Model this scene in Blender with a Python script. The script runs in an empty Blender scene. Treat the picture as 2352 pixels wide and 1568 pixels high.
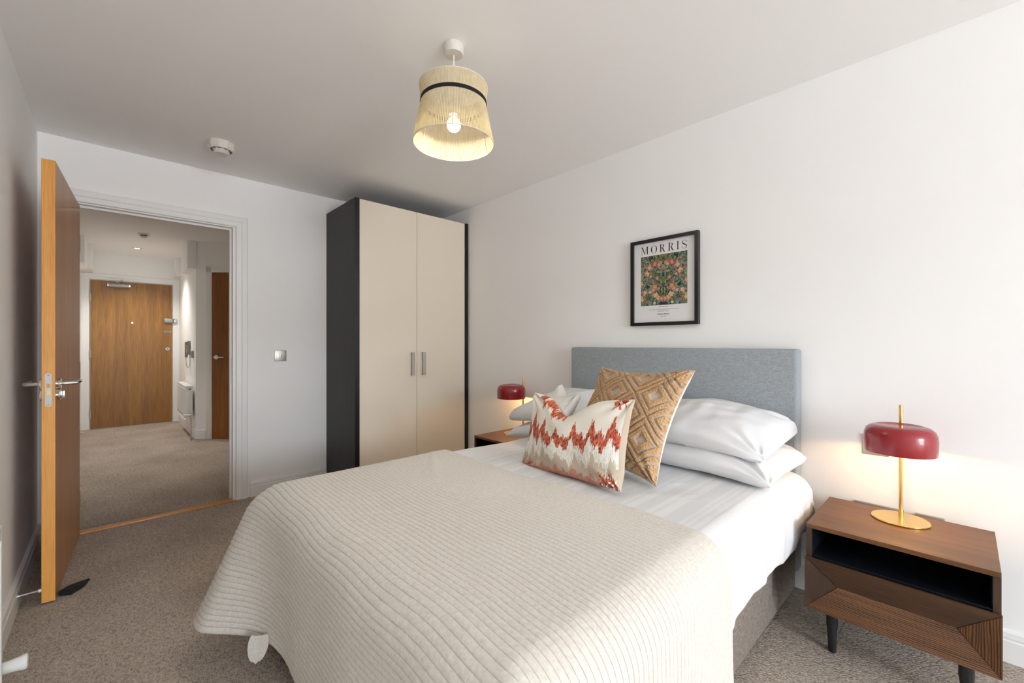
import bpy, bmesh, math, random
import numpy as np
from mathutils import Vector, Matrix, noise as mnoise

PI = math.pi
SC = bpy.context.scene
COL = SC.collection

# ------------------------------------------------------------------ camera
cam_d = bpy.data.cameras.new('camera')
cam_d.sensor_width = 36.0
cam_d.lens = 36.0 * 978.0 / 2352.0
cam_d.shift_y = 4.0 / 2352.0
cam_d.clip_start = 0.02
cam = bpy.data.objects.new('camera', cam_d)
COL.objects.link(cam)
cam.location = (3.734, 0.317, 1.17)
cam.rotation_euler = (PI / 2, 0, math.radians(46.75))
SC.camera = cam

# ------------------------------------------------------------------ view, sky, daylight
SC.view_settings.view_transform = 'Standard'
SC.view_settings.look = 'None'
SC.view_settings.gamma = 1.0
SC.view_settings.use_curve_mapping = False
SC.view_settings.exposure = 0.2
SC.cycles.max_bounces = 14
SC.cycles.diffuse_bounces = 10
SC.cycles.glossy_bounces = 4
SC.cycles.transmission_bounces = 6
SC.cycles.sample_clamp_indirect = 6.0
SC.cycles.use_denoising = True
SC.cycles.caustics_reflective = False
SC.cycles.caustics_refractive = False

ROOM_L = 8.6     # window wall, out of view, set extra far back to spread the daylight
ROOM_W = 2.727    # wall behind the bed
CEIL = 2.415
WIN_Y0, WIN_Y1, WIN_Z0, WIN_Z1 = 0.04, 1.45, 0.12, 2.36

world = bpy.data.worlds.new('overcast_sky')
SC.world = world
world.use_nodes = True
wn = world.node_tree.nodes
wl = world.node_tree.links
bgn = wn['Background']
# overcast sky above a skyline of buildings about six degrees high, pale paving below the horizon
wtc = wn.new('ShaderNodeTexCoord')
wsp = wn.new('ShaderNodeSeparateXYZ')
wl.new(wtc.outputs['Generated'], wsp.inputs[0])
wmr = wn.new('ShaderNodeMapRange')
wmr.inputs['From Min'].default_value = -1
wmr.inputs['From Max'].default_value = 1
wl.new(wsp.outputs['Z'], wmr.inputs['Value'])
wrp = wn.new('ShaderNodeValToRGB')
we = wrp.color_ramp.elements
while len(we) < 7:
    we.new(.5)
SKYC, LOWC, GRD = (.77, .885, 1.0), (.24, .24, .24), (.44, .45, .47)
sk = lambda c, k: tuple(v * k for v in c)
for q, (p_, c_) in zip(we, ((0.0, GRD), (.49, GRD), (.505, LOWC), (.552, LOWC), (.560, sk(SKYC, 1.0)), (.63, sk(SKYC, .9)), (.76, sk(SKYC, .55)), (1.0, sk(SKYC, .4)))):
    q.position = p_
    q.color = (*c_, 1)
wl.new(wmr.outputs['Result'], wrp.inputs['Fac'])
wl.new(wrp.outputs['Color'], bgn.inputs['Color'])
bgn.inputs['Strength'].default_value = 39.0

pl = bpy.data.lights.new('window_portal', 'AREA')
pl.shape = 'RECTANGLE'
pl.size = WIN_Y1 - WIN_Y0
pl.size_y = WIN_Z1 - WIN_Z0
pl.cycles.is_portal = True
po = bpy.data.objects.new('window_portal', pl)
COL.objects.link(po)
po.location = (ROOM_L + 0.2, (WIN_Y0 + WIN_Y1) / 2, (WIN_Z0 + WIN_Z1) / 2)
po.rotation_euler = (PI / 2, 0, PI / 2)      # looks into the room (-X)

LAMP_W = 8.5
PENDANT_W = 160.0
PENDANT_C = (1.0, .945, .80)
HALL_W = 66.0

# ------------------------------------------------------------------ materials
def srgb(r, g, b):
    f = lambda c: (c / 255 / 12.92) if c / 255 <= 0.04045 else ((c / 255 + 0.055) / 1.055) ** 2.4
    return (f(r), f(g), f(b), 1)

def new_mat(name):
    m = bpy.data.materials.new(name)
    m.use_nodes = True
    nt = m.node_tree
    b = nt.nodes['Principled BSDF']
    return m, nt, b

def plain(name, col, rough=0.5, metal=0.0, coat=0.0, spec=None, bump=0.0, bscale=200.0):
    m, nt, b = new_mat(name)
    b.inputs['Base Color'].default_value = (*col[:3], 1)
    b.inputs['Roughness'].default_value = rough
    b.inputs['Metallic'].default_value = metal
    b.inputs['Coat Weight'].default_value = coat
    b.inputs['Coat Roughness'].default_value = 0.06
    if spec is not None:
        b.inputs['Specular IOR Level'].default_value = spec
    n = nt.nodes.new('ShaderNodeTexNoise')
    tc = nt.nodes.new('ShaderNodeTexCoord')
    n.inputs['Scale'].default_value = bscale
    nt.links.new(tc.outputs['Object'], n.inputs['Vector'])
    bp = nt.nodes.new('ShaderNodeBump')
    bp.inputs['Strength'].default_value = bump if bump else 0.02
    bp.inputs['Distance'].default_value = 0.002
    nt.links.new(n.outputs['Fac'], bp.inputs['Height'])
    nt.links.new(bp.outputs['Normal'], b.inputs['Normal'])
    return m

def ramp(nt, stops):
    r = nt.nodes.new('ShaderNodeValToRGB')
    e = r.color_ramp.elements
    while len(e) < len(stops):
        e.new(0.5)
    for q, (p, c) in zip(e, stops):
        q.position = p
        q.color = (*c[:3], 1)
    return r

def wood(name, dark, mid, light, axis='Z', rough=0.35, scale=1.0, coat=0.0, streak=14.0, cathedral=True, contrast=0.5):
    m, nt, b = new_mat(name)
    tc = nt.nodes.new('ShaderNodeTexCoord')
    mp = nt.nodes.new('ShaderNodeMapping')
    s = {'X': (0.06, 1, 1), 'Y': (1, 0.06, 1), 'Z': (1, 1, 0.06)}[axis]
    mp.inputs['Scale'].default_value = tuple(v * streak * scale for v in s)
    nt.links.new(tc.outputs['Object'], mp.inputs['Vector'])
    n1 = nt.nodes.new('ShaderNodeTexNoise')
    n1.inputs['Scale'].default_value = 1.0
    n1.inputs['Detail'].default_value = 5
    n1.inputs['Distortion'].default_value = 1.4 if cathedral else 0.3
    nt.links.new(mp.outputs['Vector'], n1.inputs['Vector'])
    n2 = nt.nodes.new('ShaderNodeTexNoise')
    n2.inputs['Scale'].default_value = 11.0
    n2.inputs['Detail'].default_value = 3
    nt.links.new(mp.outputs['Vector'], n2.inputs['Vector'])
    mx = nt.nodes.new('ShaderNodeMix')
    mx.data_type = 'FLOAT'
    mx.inputs[0].default_value = contrast
    nt.links.new(n1.outputs['Fac'], mx.inputs[2])
    nt.links.new(n2.outputs['Fac'], mx.inputs[3])
    r = ramp(nt, [(0.30, dark), (0.5, mid), (0.70, light)])
    nt.links.new(mx.outputs[0], r.inputs['Fac'])
    nt.links.new(r.outputs['Color'], b.inputs['Base Color'])
    b.inputs['Roughness'].default_value = rough
    b.inputs['Coat Weight'].default_value = coat
    b.inputs['Coat Roughness'].default_value = 0.25
    bp = nt.nodes.new('ShaderNodeBump')
    bp.inputs['Strength'].default_value = 0.12
    bp.inputs['Distance'].default_value = 0.001
    nt.links.new(n2.outputs['Fac'], bp.inputs['Height'])
    nt.links.new(bp.outputs['Normal'], b.inputs['Normal'])
    return m

def striped_wood(name, dark, light, rot, freq, rough=0.45):
    """ash veneer with strong dark grain lines running along one direction (object space)"""
    m, nt, b = new_mat(name)
    tc = nt.nodes.new('ShaderNodeTexCoord')
    mp = nt.nodes.new('ShaderNodeMapping')
    mp.inputs['Rotation'].default_value = rot
    nt.links.new(tc.outputs['Object'], mp.inputs['Vector'])
    w = nt.nodes.new('ShaderNodeTexWave')
    w.wave_type = 'BANDS'
    w.bands_direction = 'Z'
    w.inputs['Scale'].default_value = freq
    w.inputs['Distortion'].default_value = 7.0
    w.inputs['Detail'].default_value = 3
    w.inputs['Detail Scale'].default_value = 0.6
    mp2 = nt.nodes.new('ShaderNodeMapping')
    mp2.inputs['Scale'].default_value = (0.25, 0.25, 1)
    nt.links.new(mp.outputs['Vector'], mp2.inputs['Vector'])
    nt.links.new(mp2.outputs['Vector'], w.inputs['Vector'])
    n = nt.nodes.new('ShaderNodeTexNoise')
    n.inputs['Scale'].default_value = 30
    n.inputs['Detail'].default_value = 4
    mp3 = nt.nodes.new('ShaderNodeMapping')
    mp3.inputs['Scale'].default_value = (0.12, 0.12, 4)
    nt.links.new(mp.outputs['Vector'], mp3.inputs['Vector'])
    nt.links.new(mp3.outputs['Vector'], n.inputs['Vector'])
    mx = nt.nodes.new('ShaderNodeMix')
    mx.data_type = 'FLOAT'
    mx.inputs[0].default_value = 0.62
    nt.links.new(w.outputs['Fac'], mx.inputs[2])
    nt.links.new(n.outputs['Fac'], mx.inputs[3])
    r = ramp(nt, [(0.30, dark), (0.62, light)])
    nt.links.new(mx.outputs[0], r.inputs['Fac'])
    nt.links.new(r.outputs['Color'], b.inputs['Base Color'])
    b.inputs['Roughness'].default_value = rough
    return m

def weave(name, c1, c2, sx=(40, 400, 400), sz=(400, 400, 40), rough=0.9, bump=0.4, sheen=0.0):
    """linen: two crossed thread noises"""
    m, nt, b = new_mat(name)
    tc = nt.nodes.new('ShaderNodeTexCoord')
    outs = []
    for s in (sx, sz):
        mp = nt.nodes.new('ShaderNodeMapping')
        mp.inputs['Scale'].default_value = s
        nt.links.new(tc.outputs['Object'], mp.inputs['Vector'])
        n = nt.nodes.new('ShaderNodeTexNoise')
        n.inputs['Scale'].default_value = 1.0
        n.inputs['Detail'].default_value = 3
        nt.links.new(mp.outputs['Vector'], n.inputs['Vector'])
        outs.append(n.outputs['Fac'])
    mx = nt.nodes.new('ShaderNodeMix')
    mx.data_type = 'FLOAT'
    mx.inputs[0].default_value = 0.45
    nt.links.new(outs[0], mx.inputs[2])
    nt.links.new(outs[1], mx.inputs[3])
    r = ramp(nt, [(0.36, c1), (0.64, c2)])
    nt.links.new(mx.outputs[0], r.inputs['Fac'])
    nt.links.new(r.outputs['Color'], b.inputs['Base Color'])
    b.inputs['Roughness'].default_value = rough
    b.inputs['Sheen Weight'].default_value = sheen
    b.inputs['Specular IOR Level'].default_value = 0.2
    bp = nt.nodes.new('ShaderNodeBump')
    bp.inputs['Strength'].default_value = bump
    bp.inputs['Distance'].default_value = 0.002
    nt.links.new(mx.outputs[0], bp.inputs['Height'])
    nt.links.new(bp.outputs['Normal'], b.inputs['Normal'])
    return m

def carpet_mat():
    m, nt, b = new_mat('loop_pile_carpet')
    tc = nt.nodes.new('ShaderNodeTexCoord')
    mp = nt.nodes.new('ShaderNodeMapping')
    mp.inputs['Rotation'].default_value = (0, 0, math.radians(20))
    mp.inputs['Scale'].default_value = (125, 195, 150)
    nt.links.new(tc.outputs['Object'], mp.inputs['Vector'])
    v = nt.nodes.new('ShaderNodeTexVoronoi')
    v.inputs['Scale'].default_value = 1.0
    v.inputs['Randomness'].default_value = 0.75
    nt.links.new(mp.outputs['Vector'], v.inputs['Vector'])
    n = nt.nodes.new('ShaderNodeTexNoise')
    n.inputs['Scale'].default_value = 2.2
    n.inputs['Detail'].default_value = 6
    nt.links.new(tc.outputs['Object'], n.inputs['Vector'])
    n3 = nt.nodes.new('ShaderNodeTexNoise')
    n3.inputs['Scale'].default_value = 60
    n3.inputs['Detail'].default_value = 4
    nt.links.new(tc.outputs['Object'], n3.inputs['Vector'])
    r = ramp(nt, [(0.0, srgb(202, 189, 176)), (0.45, srgb(186, 173, 160)), (0.9, srgb(142, 130, 119))])
    nt.links.new(v.outputs['Distance'], r.inputs['Fac'])
    r2 = ramp(nt, [(0.35, (0.86, 0.86, 0.86)), (0.65, (1.06, 1.06, 1.06))])
    nt.links.new(n.outputs['Fac'], r2.inputs['Fac'])
    r3 = ramp(nt, [(0.3, (0.82, 0.82, 0.82)), (0.7, (1.12, 1.12, 1.12))])
    nt.links.new(n3.outputs['Fac'], r3.inputs['Fac'])
    mu = nt.nodes.new('ShaderNodeMix')
    mu.data_type = 'RGBA'
    mu.blend_type = 'MULTIPLY'
    mu.inputs[0].default_value = 1
    nt.links.new(r.outputs['Color'], mu.inputs[6])
    nt.links.new(r2.outputs['Color'], mu.inputs[7])
    mu2 = nt.nodes.new('ShaderNodeMix')
    mu2.data_type = 'RGBA'
    mu2.blend_type = 'MULTIPLY'
    mu2.inputs[0].default_value = 1
    nt.links.new(mu.outputs[2], mu2.inputs[6])
    nt.links.new(r3.outputs['Color'], mu2.inputs[7])
    nt.links.new(mu2.outputs[2], b.inputs['Base Color'])
    b.inputs['Roughness'].default_value = 1.0
    b.inputs['Specular IOR Level'].default_value = 0.05
    iv = nt.nodes.new('ShaderNodeMath')
    iv.operation = 'MULTIPLY'
    iv.inputs[1].default_value = -1
    nt.links.new(v.outputs['Distance'], iv.inputs[0])
    bp = nt.nodes.new('ShaderNodeBump')
    bp.inputs['Strength'].default_value = 0.6
    bp.inputs['Distance'].default_value = 0.004
    nt.links.new(iv.outputs[0], bp.inputs['Height'])
    nt.links.new(bp.outputs['Normal'], b.inputs['Normal'])
    return m

def attr_mat(name, rough=0.85, bump=0.3, bscale=300, sheen=0.0, bdist=0.002):
    m, nt, b = new_mat(name)
    a = nt.nodes.new('ShaderNodeAttribute')
    a.attribute_name = 'col'
    nt.links.new(a.outputs['Color'], b.inputs['Base Color'])
    b.inputs['Roughness'].default_value = rough
    b.inputs['Sheen Weight'].default_value = sheen
    b.inputs['Specular IOR Level'].default_value = 0.25
    tc = nt.nodes.new('ShaderNodeTexCoord')
    n = nt.nodes.new('ShaderNodeTexNoise')
    n.inputs['Scale'].default_value = bscale
    n.inputs['Detail'].default_value = 3
    nt.links.new(tc.outputs['Object'], n.inputs['Vector'])
    bp = nt.nodes.new('ShaderNodeBump')
    bp.inputs['Strength'].default_value = bump
    bp.inputs['Distance'].default_value = bdist
    nt.links.new(n.outputs['Fac'], bp.inputs['Height'])
    nt.links.new(bp.outputs['Normal'], b.inputs['Normal'])
    return m

def emit(name, col, strength):
    m, nt, b = new_mat(name)
    b.inputs['Base Color'].default_value = (*col[:3], 1)
    b.inputs['Emission Color'].default_value = (*col[:3], 1)
    b.inputs['Emission Strength'].default_value = strength
    return m

def cord_mat():
    m, nt, b = new_mat('cream_cord')
    nt.nodes.remove(b)
    out = nt.nodes['Material Output']
    d = nt.nodes.new('ShaderNodeBsdfDiffuse')
    t = nt.nodes.new('ShaderNodeBsdfTranslucent')
    tr = nt.nodes.new('ShaderNodeBsdfTransparent')
    tc = nt.nodes.new('ShaderNodeTexCoord')
    n = nt.nodes.new('ShaderNodeTexNoise')
    n.inputs['Scale'].default_value = 40
    nt.links.new(tc.outputs['Object'], n.inputs['Vector'])
    r = ramp(nt, [(0.3, (0.62, 0.52, 0.32)), (0.7, (0.73, 0.63, 0.42))])
    nt.links.new(n.outputs['Fac'], r.inputs['Fac'])
    nt.links.new(r.outputs['Color'], d.inputs['Color'])
    t.inputs['Color'].default_value = (0.78, 0.60, 0.22, 1)
    mx = nt.nodes.new('ShaderNodeMixShader')
    mx.inputs[0].default_value = 0.12
    nt.links.new(d.outputs[0], mx.inputs[1])
    nt.links.new(t.outputs[0], mx.inputs[2])
    mx2 = nt.nodes.new('ShaderNodeMixShader')
    mx2.inputs[0].default_value = 0.06
    nt.links.new(mx.outputs[0], mx2.inputs[1])
    nt.links.new(tr.outputs[0], mx2.inputs[2])
    nt.links.new(mx2.outputs[0], out.inputs['Surface'])
    return m

def gap_mat():
    m, nt, b = new_mat('open_gap_between_cords')
    nt.nodes.remove(b)
    out = nt.nodes['Material Output']
    tr = nt.nodes.new('ShaderNodeBsdfTransparent')
    d = nt.nodes.new('ShaderNodeBsdfDiffuse')
    d.inputs['Color'].default_value = (.45, .34, .2, 1)
    mx = nt.nodes.new('ShaderNodeMixShader')
    mx.inputs[0].default_value = .25
    nt.links.new(tr.outputs[0], mx.inputs[1])
    nt.links.new(d.outputs[0], mx.inputs[2])
    nt.links.new(mx.outputs[0], out.inputs['Surface'])
    return m

def duvet_mat():
    m, nt, b = new_mat('white_satin_stripe')
    tc = nt.nodes.new('ShaderNodeTexCoord')
    sp = nt.nodes.new('ShaderNodeSeparateXYZ')
    a = nt.nodes.new('ShaderNodeAttribute')
    a.attribute_name = 'stripe'
    r = ramp(nt, [(0.0, (0.72, 0.72, 0.73)), (1.0, (0.63, 0.64, 0.65))])
    nt.links.new(a.outputs['Fac'], r.inputs['Fac'])
    nt.links.new(r.outputs['Color'], b.inputs['Base Color'])
    b.inputs['Roughness'].default_value = 0.6
    b.inputs['Sheen Weight'].default_value = 0.15
    b.inputs['Specular IOR Level'].default_value = 0.3
    n = nt.nodes.new('ShaderNodeTexNoise')
    n.inputs['Scale'].default_value = 14
    n.inputs['Detail'].default_value = 4
    n.inputs['Distortion'].default_value = 0.8
    nt.links.new(tc.outputs['Object'], n.inputs['Vector'])
    bp = nt.nodes.new('ShaderNodeBump')
    bp.inputs['Strength'].default_value = 0.22
    bp.inputs['Distance'].default_value = 0.02
    nt.links.new(n.outputs['Fac'], bp.inputs['Height'])
    nt.links.new(bp.outputs['Normal'], b.inputs['Normal'])
    return m

def throw_mat():
    m, nt, b = new_mat('stone_beige_quilted_cotton')
    tc = nt.nodes.new('ShaderNodeTexCoord')
    n = nt.nodes.new('ShaderNodeTexNoise')
    n.inputs['Scale'].default_value = 120
    n.inputs['Detail'].default_value = 4
    nt.links.new(tc.outputs['Object'], n.inputs['Vector'])
    r = ramp(nt, [(0.3, srgb(202, 195, 185)), (0.7, srgb(217, 211, 202))])
    nt.links.new(n.outputs['Fac'], r.inputs['Fac'])
    nt.links.new(r.outputs['Color'], b.inputs['Base Color'])
    b.inputs['Roughness'].default_value = 0.85
    b.inputs['Sheen Weight'].default_value = 0.2
    b.inputs['Specular IOR Level'].default_value = 0.2
    mp = nt.nodes.new('ShaderNodeMapping')
    mp.inputs['Scale'].default_value = (90, 30, 30)
    nt.links.new(tc.outputs['Object'], mp.inputs['Vector'])
    n2 = nt.nodes.new('ShaderNodeTexNoise')
    n2.inputs['Scale'].default_value = 1
    n2.inputs['Detail'].default_value = 4
    nt.links.new(mp.outputs['Vector'], n2.inputs['Vector'])
    bp = nt.nodes.new('ShaderNodeBump')
    bp.inputs['Strength'].default_value = 0.5
    bp.inputs['Distance'].default_value = 0.004
    nt.links.new(n2.outputs['Fac'], bp.inputs['Height'])
    nt.links.new(bp.outputs['Normal'], b.inputs['Normal'])
    return m

M = {}
M['wall'] = plain('white_matt_paint', (0.89, 0.886, 0.878), 0.9, bump=0.03, bscale=350)
M['ceiling'] = plain('ceiling_matt_paint', (0.91, 0.906, 0.898), 0.95, bump=0.03, bscale=350)
M['trim'] = plain('white_satin_trim', (0.82, 0.82, 0.81), 0.35)
M['plastic'] = plain('white_plastic', (0.80, 0.79, 0.76), 0.4)
M['oldplastic'] = plain('cream_plastic', (0.70, 0.68, 0.62), 0.45)
M['radiator'] = plain('white_enamel', (0.84, 0.84, 0.83), 0.3)
M['carpet'] = carpet_mat()
M['oak'] = wood('oak_veneer', srgb(150, 96, 52), srgb(172, 116, 68), srgb(188, 134, 86), 'Z', 0.33, streak=9)
M['oak_edge'] = wood('oak_lipping', srgb(206, 138, 60), srgb(222, 156, 74), srgb(234, 172, 90), 'Z', 0.4, streak=16, cathedral=False)
M['oak_strip'] = wood('oak_threshold', srgb(176, 120, 62), srgb(200, 144, 82), srgb(214, 160, 98), 'Y', 0.35, streak=16, cathedral=False)
M['oak_deep'] = wood('oak_veneer_deep', srgb(110, 69, 18), srgb(140, 95, 30), srgb(162, 115, 42), 'Z', 0.35, streak=8)
M['oak_dark'] = wood('oak_veneer_dark', srgb(112, 62, 12), srgb(138, 82, 20), srgb(156, 98, 30), 'Z', 0.35, streak=8)
M['black_wood'] = wood('black_stained_oak', (0.005, 0.005, 0.006), (0.010, 0.010, 0.011), (0.022, 0.022, 0.023), 'Z', 0.5, streak=60, cathedral=False)
M['black_edge'] = plain('black_lacquer', (0.006, 0.006, 0.007), 0.35)
M['cream_door'] = plain('cream_laminate', srgb(226, 215, 198), 0.4)
M['chrome'] = plain('chrome', (0.78, 0.78, 0.78), 0.12, 1.0)
M['steel'] = plain('brushed_steel', (0.56, 0.54, 0.50), 0.45, 1.0)
M['nickel'] = plain('satin_nickel', (0.42, 0.41, 0.39), 0.5, 1.0)
M['brass'] = plain('brushed_brass', (0.83, 0.56, 0.20), 0.24, 1.0)
M['red'] = plain('red_gloss_enamel', (0.27, 0.007, 0.014), 0.22, coat=0.35)
M['shade_in'] = plain('shade_lining_white', (0.8, 0.76, 0.68), 0.6)
M['walnut'] = wood('dark_ash_veneer', srgb(72, 44, 20), srgb(98, 62, 29), srgb(118, 78, 38), 'X', 0.42, streak=22, cathedral=False)
M['walnut_shaded'] = wood('dark_ash_veneer_shaded', srgb(48, 32, 20), srgb(68, 46, 29), srgb(84, 59, 39), 'X', 0.45, streak=22, cathedral=False)  # darker copy of the veneer, shade of the top drawer facet put into its colour
M['walnut_v'] = wood('dark_ash_veneer_upright', srgb(46, 30, 22), srgb(62, 42, 30), srgb(76, 53, 38), 'Z', 0.45, streak=22, cathedral=False)
M['ash_x'] = striped_wood('grained_ash_across', srgb(42, 25, 15), srgb(116, 76, 42), (0, 0, 0), 60)
M['ash_z'] = striped_wood('grained_ash_upright', srgb(42, 25, 15), srgb(116, 76, 42), (0, PI / 2, 0), 50)
M['niche'] = plain('navy_black_lacquer', (0.004, 0.005, 0.009), 0.4)
M['black_metal'] = plain('black_powder_coat', (0.012, 0.013, 0.015), 0.45)
M['rubber'] = plain('black_rubber', (0.010, 0.011, 0.011), 0.7, bump=0.2)
M['grey_linen'] = weave('grey_linen', srgb(131, 137, 142), srgb(166, 172, 176), sx=(60, 800, 700), sz=(900, 800, 110), bump=.3)
M['divan_linen'] = weave('grey_taupe_linen', srgb(96, 87, 79), srgb(150, 138, 128), sx=(400, 30, 300), sz=(400, 260, 60))
M['duvet'] = duvet_mat()
M['pillow'] = plain('white_percale', (0.72, 0.72, 0.73), 0.7, bump=0.25, bscale=18)
M['mattress'] = plain('mattress_ticking', (0.72, 0.71, 0.69), 0.9)
M['throw'] = throw_mat()
M['tuft'] = attr_mat('tufted_caramel_cotton', 0.95, 0.8, 260, 0.3, 0.004)
M['ikat'] = attr_mat('flame_stitch_weave', 0.7, 0.25, 500)
M['white_cush'] = attr_mat('white_textured_cotton', 0.9, 0.35, 220)
M['cord'] = cord_mat()
M['cord_gap'] = gap_mat()
M['band'] = plain('black_velvet_band', (0.006, 0.006, 0.006), 0.9)
M['rim'] = plain('cream_tape', (0.72, 0.66, 0.55), 0.8)
M['bulb_warm'] = emit('lit_opal_bulb', (1.0, 0.90, 0.72), 9.0)
M['bulb_cool'] = emit('lit_downlight', (1.0, 0.97, 0.92), 40.0)
M['paper'] = plain('poster_paper', (0.76, 0.75, 0.76), 0.55)
M['ink'] = plain('black_ink', (0.012, 0.012, 0.013), 0.6)
M['grey_ink'] = plain('grey_ink', (0.14, 0.13, 0.13), 0.6)
M['art'] = attr_mat('printed_floral', 0.6, 0.02, 200)
M['frame'] = plain('black_frame', (0.008, 0.008, 0.008), 0.3)
M['grey_plastic'] = plain('grey_plastic', (0.32, 0.31, 0.29), 0.4)
M['dark'] = plain('dark_slot', (0.02, 0.018, 0.015), 0.6)
M['facade'] = plain('pale_brick_facade', (0.45, 0.42, 0.38), 0.9)
M['ground'] = plain('pale_paving', (0.42, 0.41, 0.39), 0.9)

# ------------------------------------------------------------------ geometry helpers
class B:
    """collects shapes into one bmesh"""
    def __init__(self):
        self.bm = bmesh.new()
    def box(self, x0, x1, y0, y1, z0, z1, bev=0.0, seg=2):
        r = bmesh.ops.create_cube(self.bm, size=1.0)
        for v in r['verts']:
            v.co = Vector((x0 + (v.co.x + .5) * (x1 - x0), y0 + (v.co.y + .5) * (y1 - y0), z0 + (v.co.z + .5) * (z1 - z0)))
        if bev > 0:
            es = list({e for v in r['verts'] for e in v.link_edges})
            bmesh.ops.bevel(self.bm, geom=es, offset=bev, segments=seg, affect='EDGES', profile=0.5)
        return self
    def cyl(self, p0, p1, r0, r1=None, seg=24):
        r1 = r0 if r1 is None else r1
        p0, p1 = Vector(p0), Vector(p1)
        d = p1 - p0
        q = d.to_track_quat('Z', 'Y').to_matrix().to_4x4()
        mat = Matrix.Translation((p0 + p1) / 2) @ q
        bmesh.ops.create_cone(self.bm, cap_ends=True, cap_tris=False, segments=seg, radius1=r0, radius2=r1, depth=d.length, matrix=mat)
        return self
    def sphere(self, c, r, sc=(1, 1, 1), seg=20):
        mat = Matrix.Translation(Vector(c)) @ Matrix.Diagonal((*sc, 1))
        bmesh.ops.create_uvsphere(self.bm, u_segments=seg, v_segments=seg // 2, radius=r, matrix=mat)
        return self
    def lathe(self, prof, c=(0, 0, 0), seg=48, rmod=None, closed=False, axis='Z'):
        rings = []
        for r, z in prof:
            ring = []
            if r < 1e-6:
                ring = [self.bm.verts.new(self._ax((0, 0, z), axis, c))]
            else:
                for k in range(seg):
                    a = 2 * PI * k / seg
                    rr = r if rmod is None else r + rmod(k, z)
                    ring.append(self.bm.verts.new(self._ax((rr * math.cos(a), rr * math.sin(a), z), axis, c)))
            rings.append(ring)
        pairs = list(zip(rings[:-1], rings[1:]))
        if closed:
            pairs.append((rings[-1], rings[0]))
        for a, b in pairs:
            for k in range(seg):
                k2 = (k + 1) % seg
                if len(a) == 1 and len(b) == 1:
                    continue
                if len(a) == 1:
                    self.bm.faces.new((a[0], b[k], b[k2]))
                elif len(b) == 1:
                    self.bm.faces.new((a[k], b[0], a[k2]))
                else:
                    self.bm.faces.new((a[k], b[k], b[k2], a[k2]))
        return self
    @staticmethod
    def _ax(p, axis, c):
        x, y, z = p
        if axis == 'X':
            x, y, z = z, x, y
        elif axis == 'Y':
            x, y, z = x, z, y
        return Vector((x + c[0], y + c[1], z + c[2]))
    def tube(self, pts, r, seg=10, cap=True):
        pts = [Vector(p) for p in pts]
        rs = r if isinstance(r, (list, tuple)) else [r] * len(pts)
        rings = []
        up = Vector((0, 0, 1))
        for i, p in enumerate(pts):
            t = (pts[min(i + 1, len(pts) - 1)] - pts[max(i - 1, 0)]).normalized()
            n = t.cross(up)
            if n.length < 1e-3:
                n = t.cross(Vector((0, 1, 0)))
            n.normalize()
            b2 = t.cross(n).normalized()
            rings.append([self.bm.verts.new(p + rs[i] * (math.cos(2 * PI * k / seg) * n + math.sin(2 * PI * k / seg) * b2)) for k in range(seg)])
        for a, b in zip(rings[:-1], rings[1:]):
            for k in range(seg):
                self.bm.faces.new((a[k], a[(k + 1) % seg], b[(k + 1) % seg], b[k]))
        if cap:
            self.bm.faces.new(rings[0][::-1])
            self.bm.faces.new(rings[-1])
        return self
    def prism(self, pts, vec):
        """polygon (3D points) extruded along vec"""
        vec = Vector(vec)
        a = [self.bm.verts.new(Vector(p)) for p in pts]
        b = [self.bm.verts.new(Vector(p) + vec) for p in pts]
        n = len(pts)
        self.bm.faces.new(a)
        self.bm.faces.new(b[::-1])
        for k in range(n):
            self.bm.faces.new((a[k], b[k], b[(k + 1) % n], a[(k + 1) % n]))
        return self
    def poly(self, pts):
        self.bm.faces.new([self.bm.verts.new(Vector(p)) for p in pts])
        return self
    def done(self, name, mat, parent=None, smooth=True, angle=35):
        bmesh.ops.recalc_face_normals(self.bm, faces=self.bm.faces)
        me = bpy.data.meshes.new(name)
        self.bm.to_mesh(me)
        self.bm.free()
        return link(name, me, mat, parent, smooth, angle)

def link(name, me, mat, parent=None, smooth=True, angle=35):
    for mm in (mat if isinstance(mat, (list, tuple)) else [mat]):
        me.materials.append(mm)
    o = bpy.data.objects.new(name, me)
    COL.objects.link(o)
    if parent is not None:
        o.parent = parent
    if smooth and len(me.polygons):
        me.polygons.foreach_set('use_smooth', [True] * len(me.polygons))
        if angle < 180:
            try:
                me.set_sharp_from_angle(angle=math.radians(angle))
            except Exception:
                pass
    me.update()
    return o

def grid_mesh(name, P, mat, parent=None, col=None, scal=None, closed_u=False, flip=False):
    """P: (n,m,3) array -> one smooth sheet"""
    n, m, _ = P.shape
    idx = np.arange(n * m).reshape(n, m)
    if closed_u:
        idx = np.vstack([idx, idx[:1]])
    q = np.stack([idx[:-1, :-1], idx[1:, :-1], idx[1:, 1:], idx[:-1, 1:]], -1).reshape(-1, 4)
    if flip:
        q = q[:, ::-1]
    me = bpy.data.meshes.new(name)
    me.from_pydata(P.reshape(-1, 3).tolist(), [], q.tolist())
    if col is not None:
        a = me.color_attributes.new('col', 'FLOAT_COLOR', 'POINT')
        c = np.ones((n * m, 4), np.float32)
        c[:, :3] = col.reshape(-1, 3)
        a.data.foreach_set('color', c.ravel())
    if scal is not None:
        for k, arr in scal.items():
            a = me.attributes.new(k, 'FLOAT', 'POINT')
            a.data.foreach_set('value', arr.astype(np.float32).ravel())
    return link(name, me, mat, parent, True, 180)

def thing(name, label, cat, loc=(0, 0, 0), rot=(0, 0, 0), group=None, kind=None):
    o = bpy.data.objects.new(name, None)
    o.empty_display_size = 0.1
    COL.objects.link(o)
    o.location = loc
    o.rotation_euler = rot
    return tag(o, label, cat, group, kind)

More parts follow.
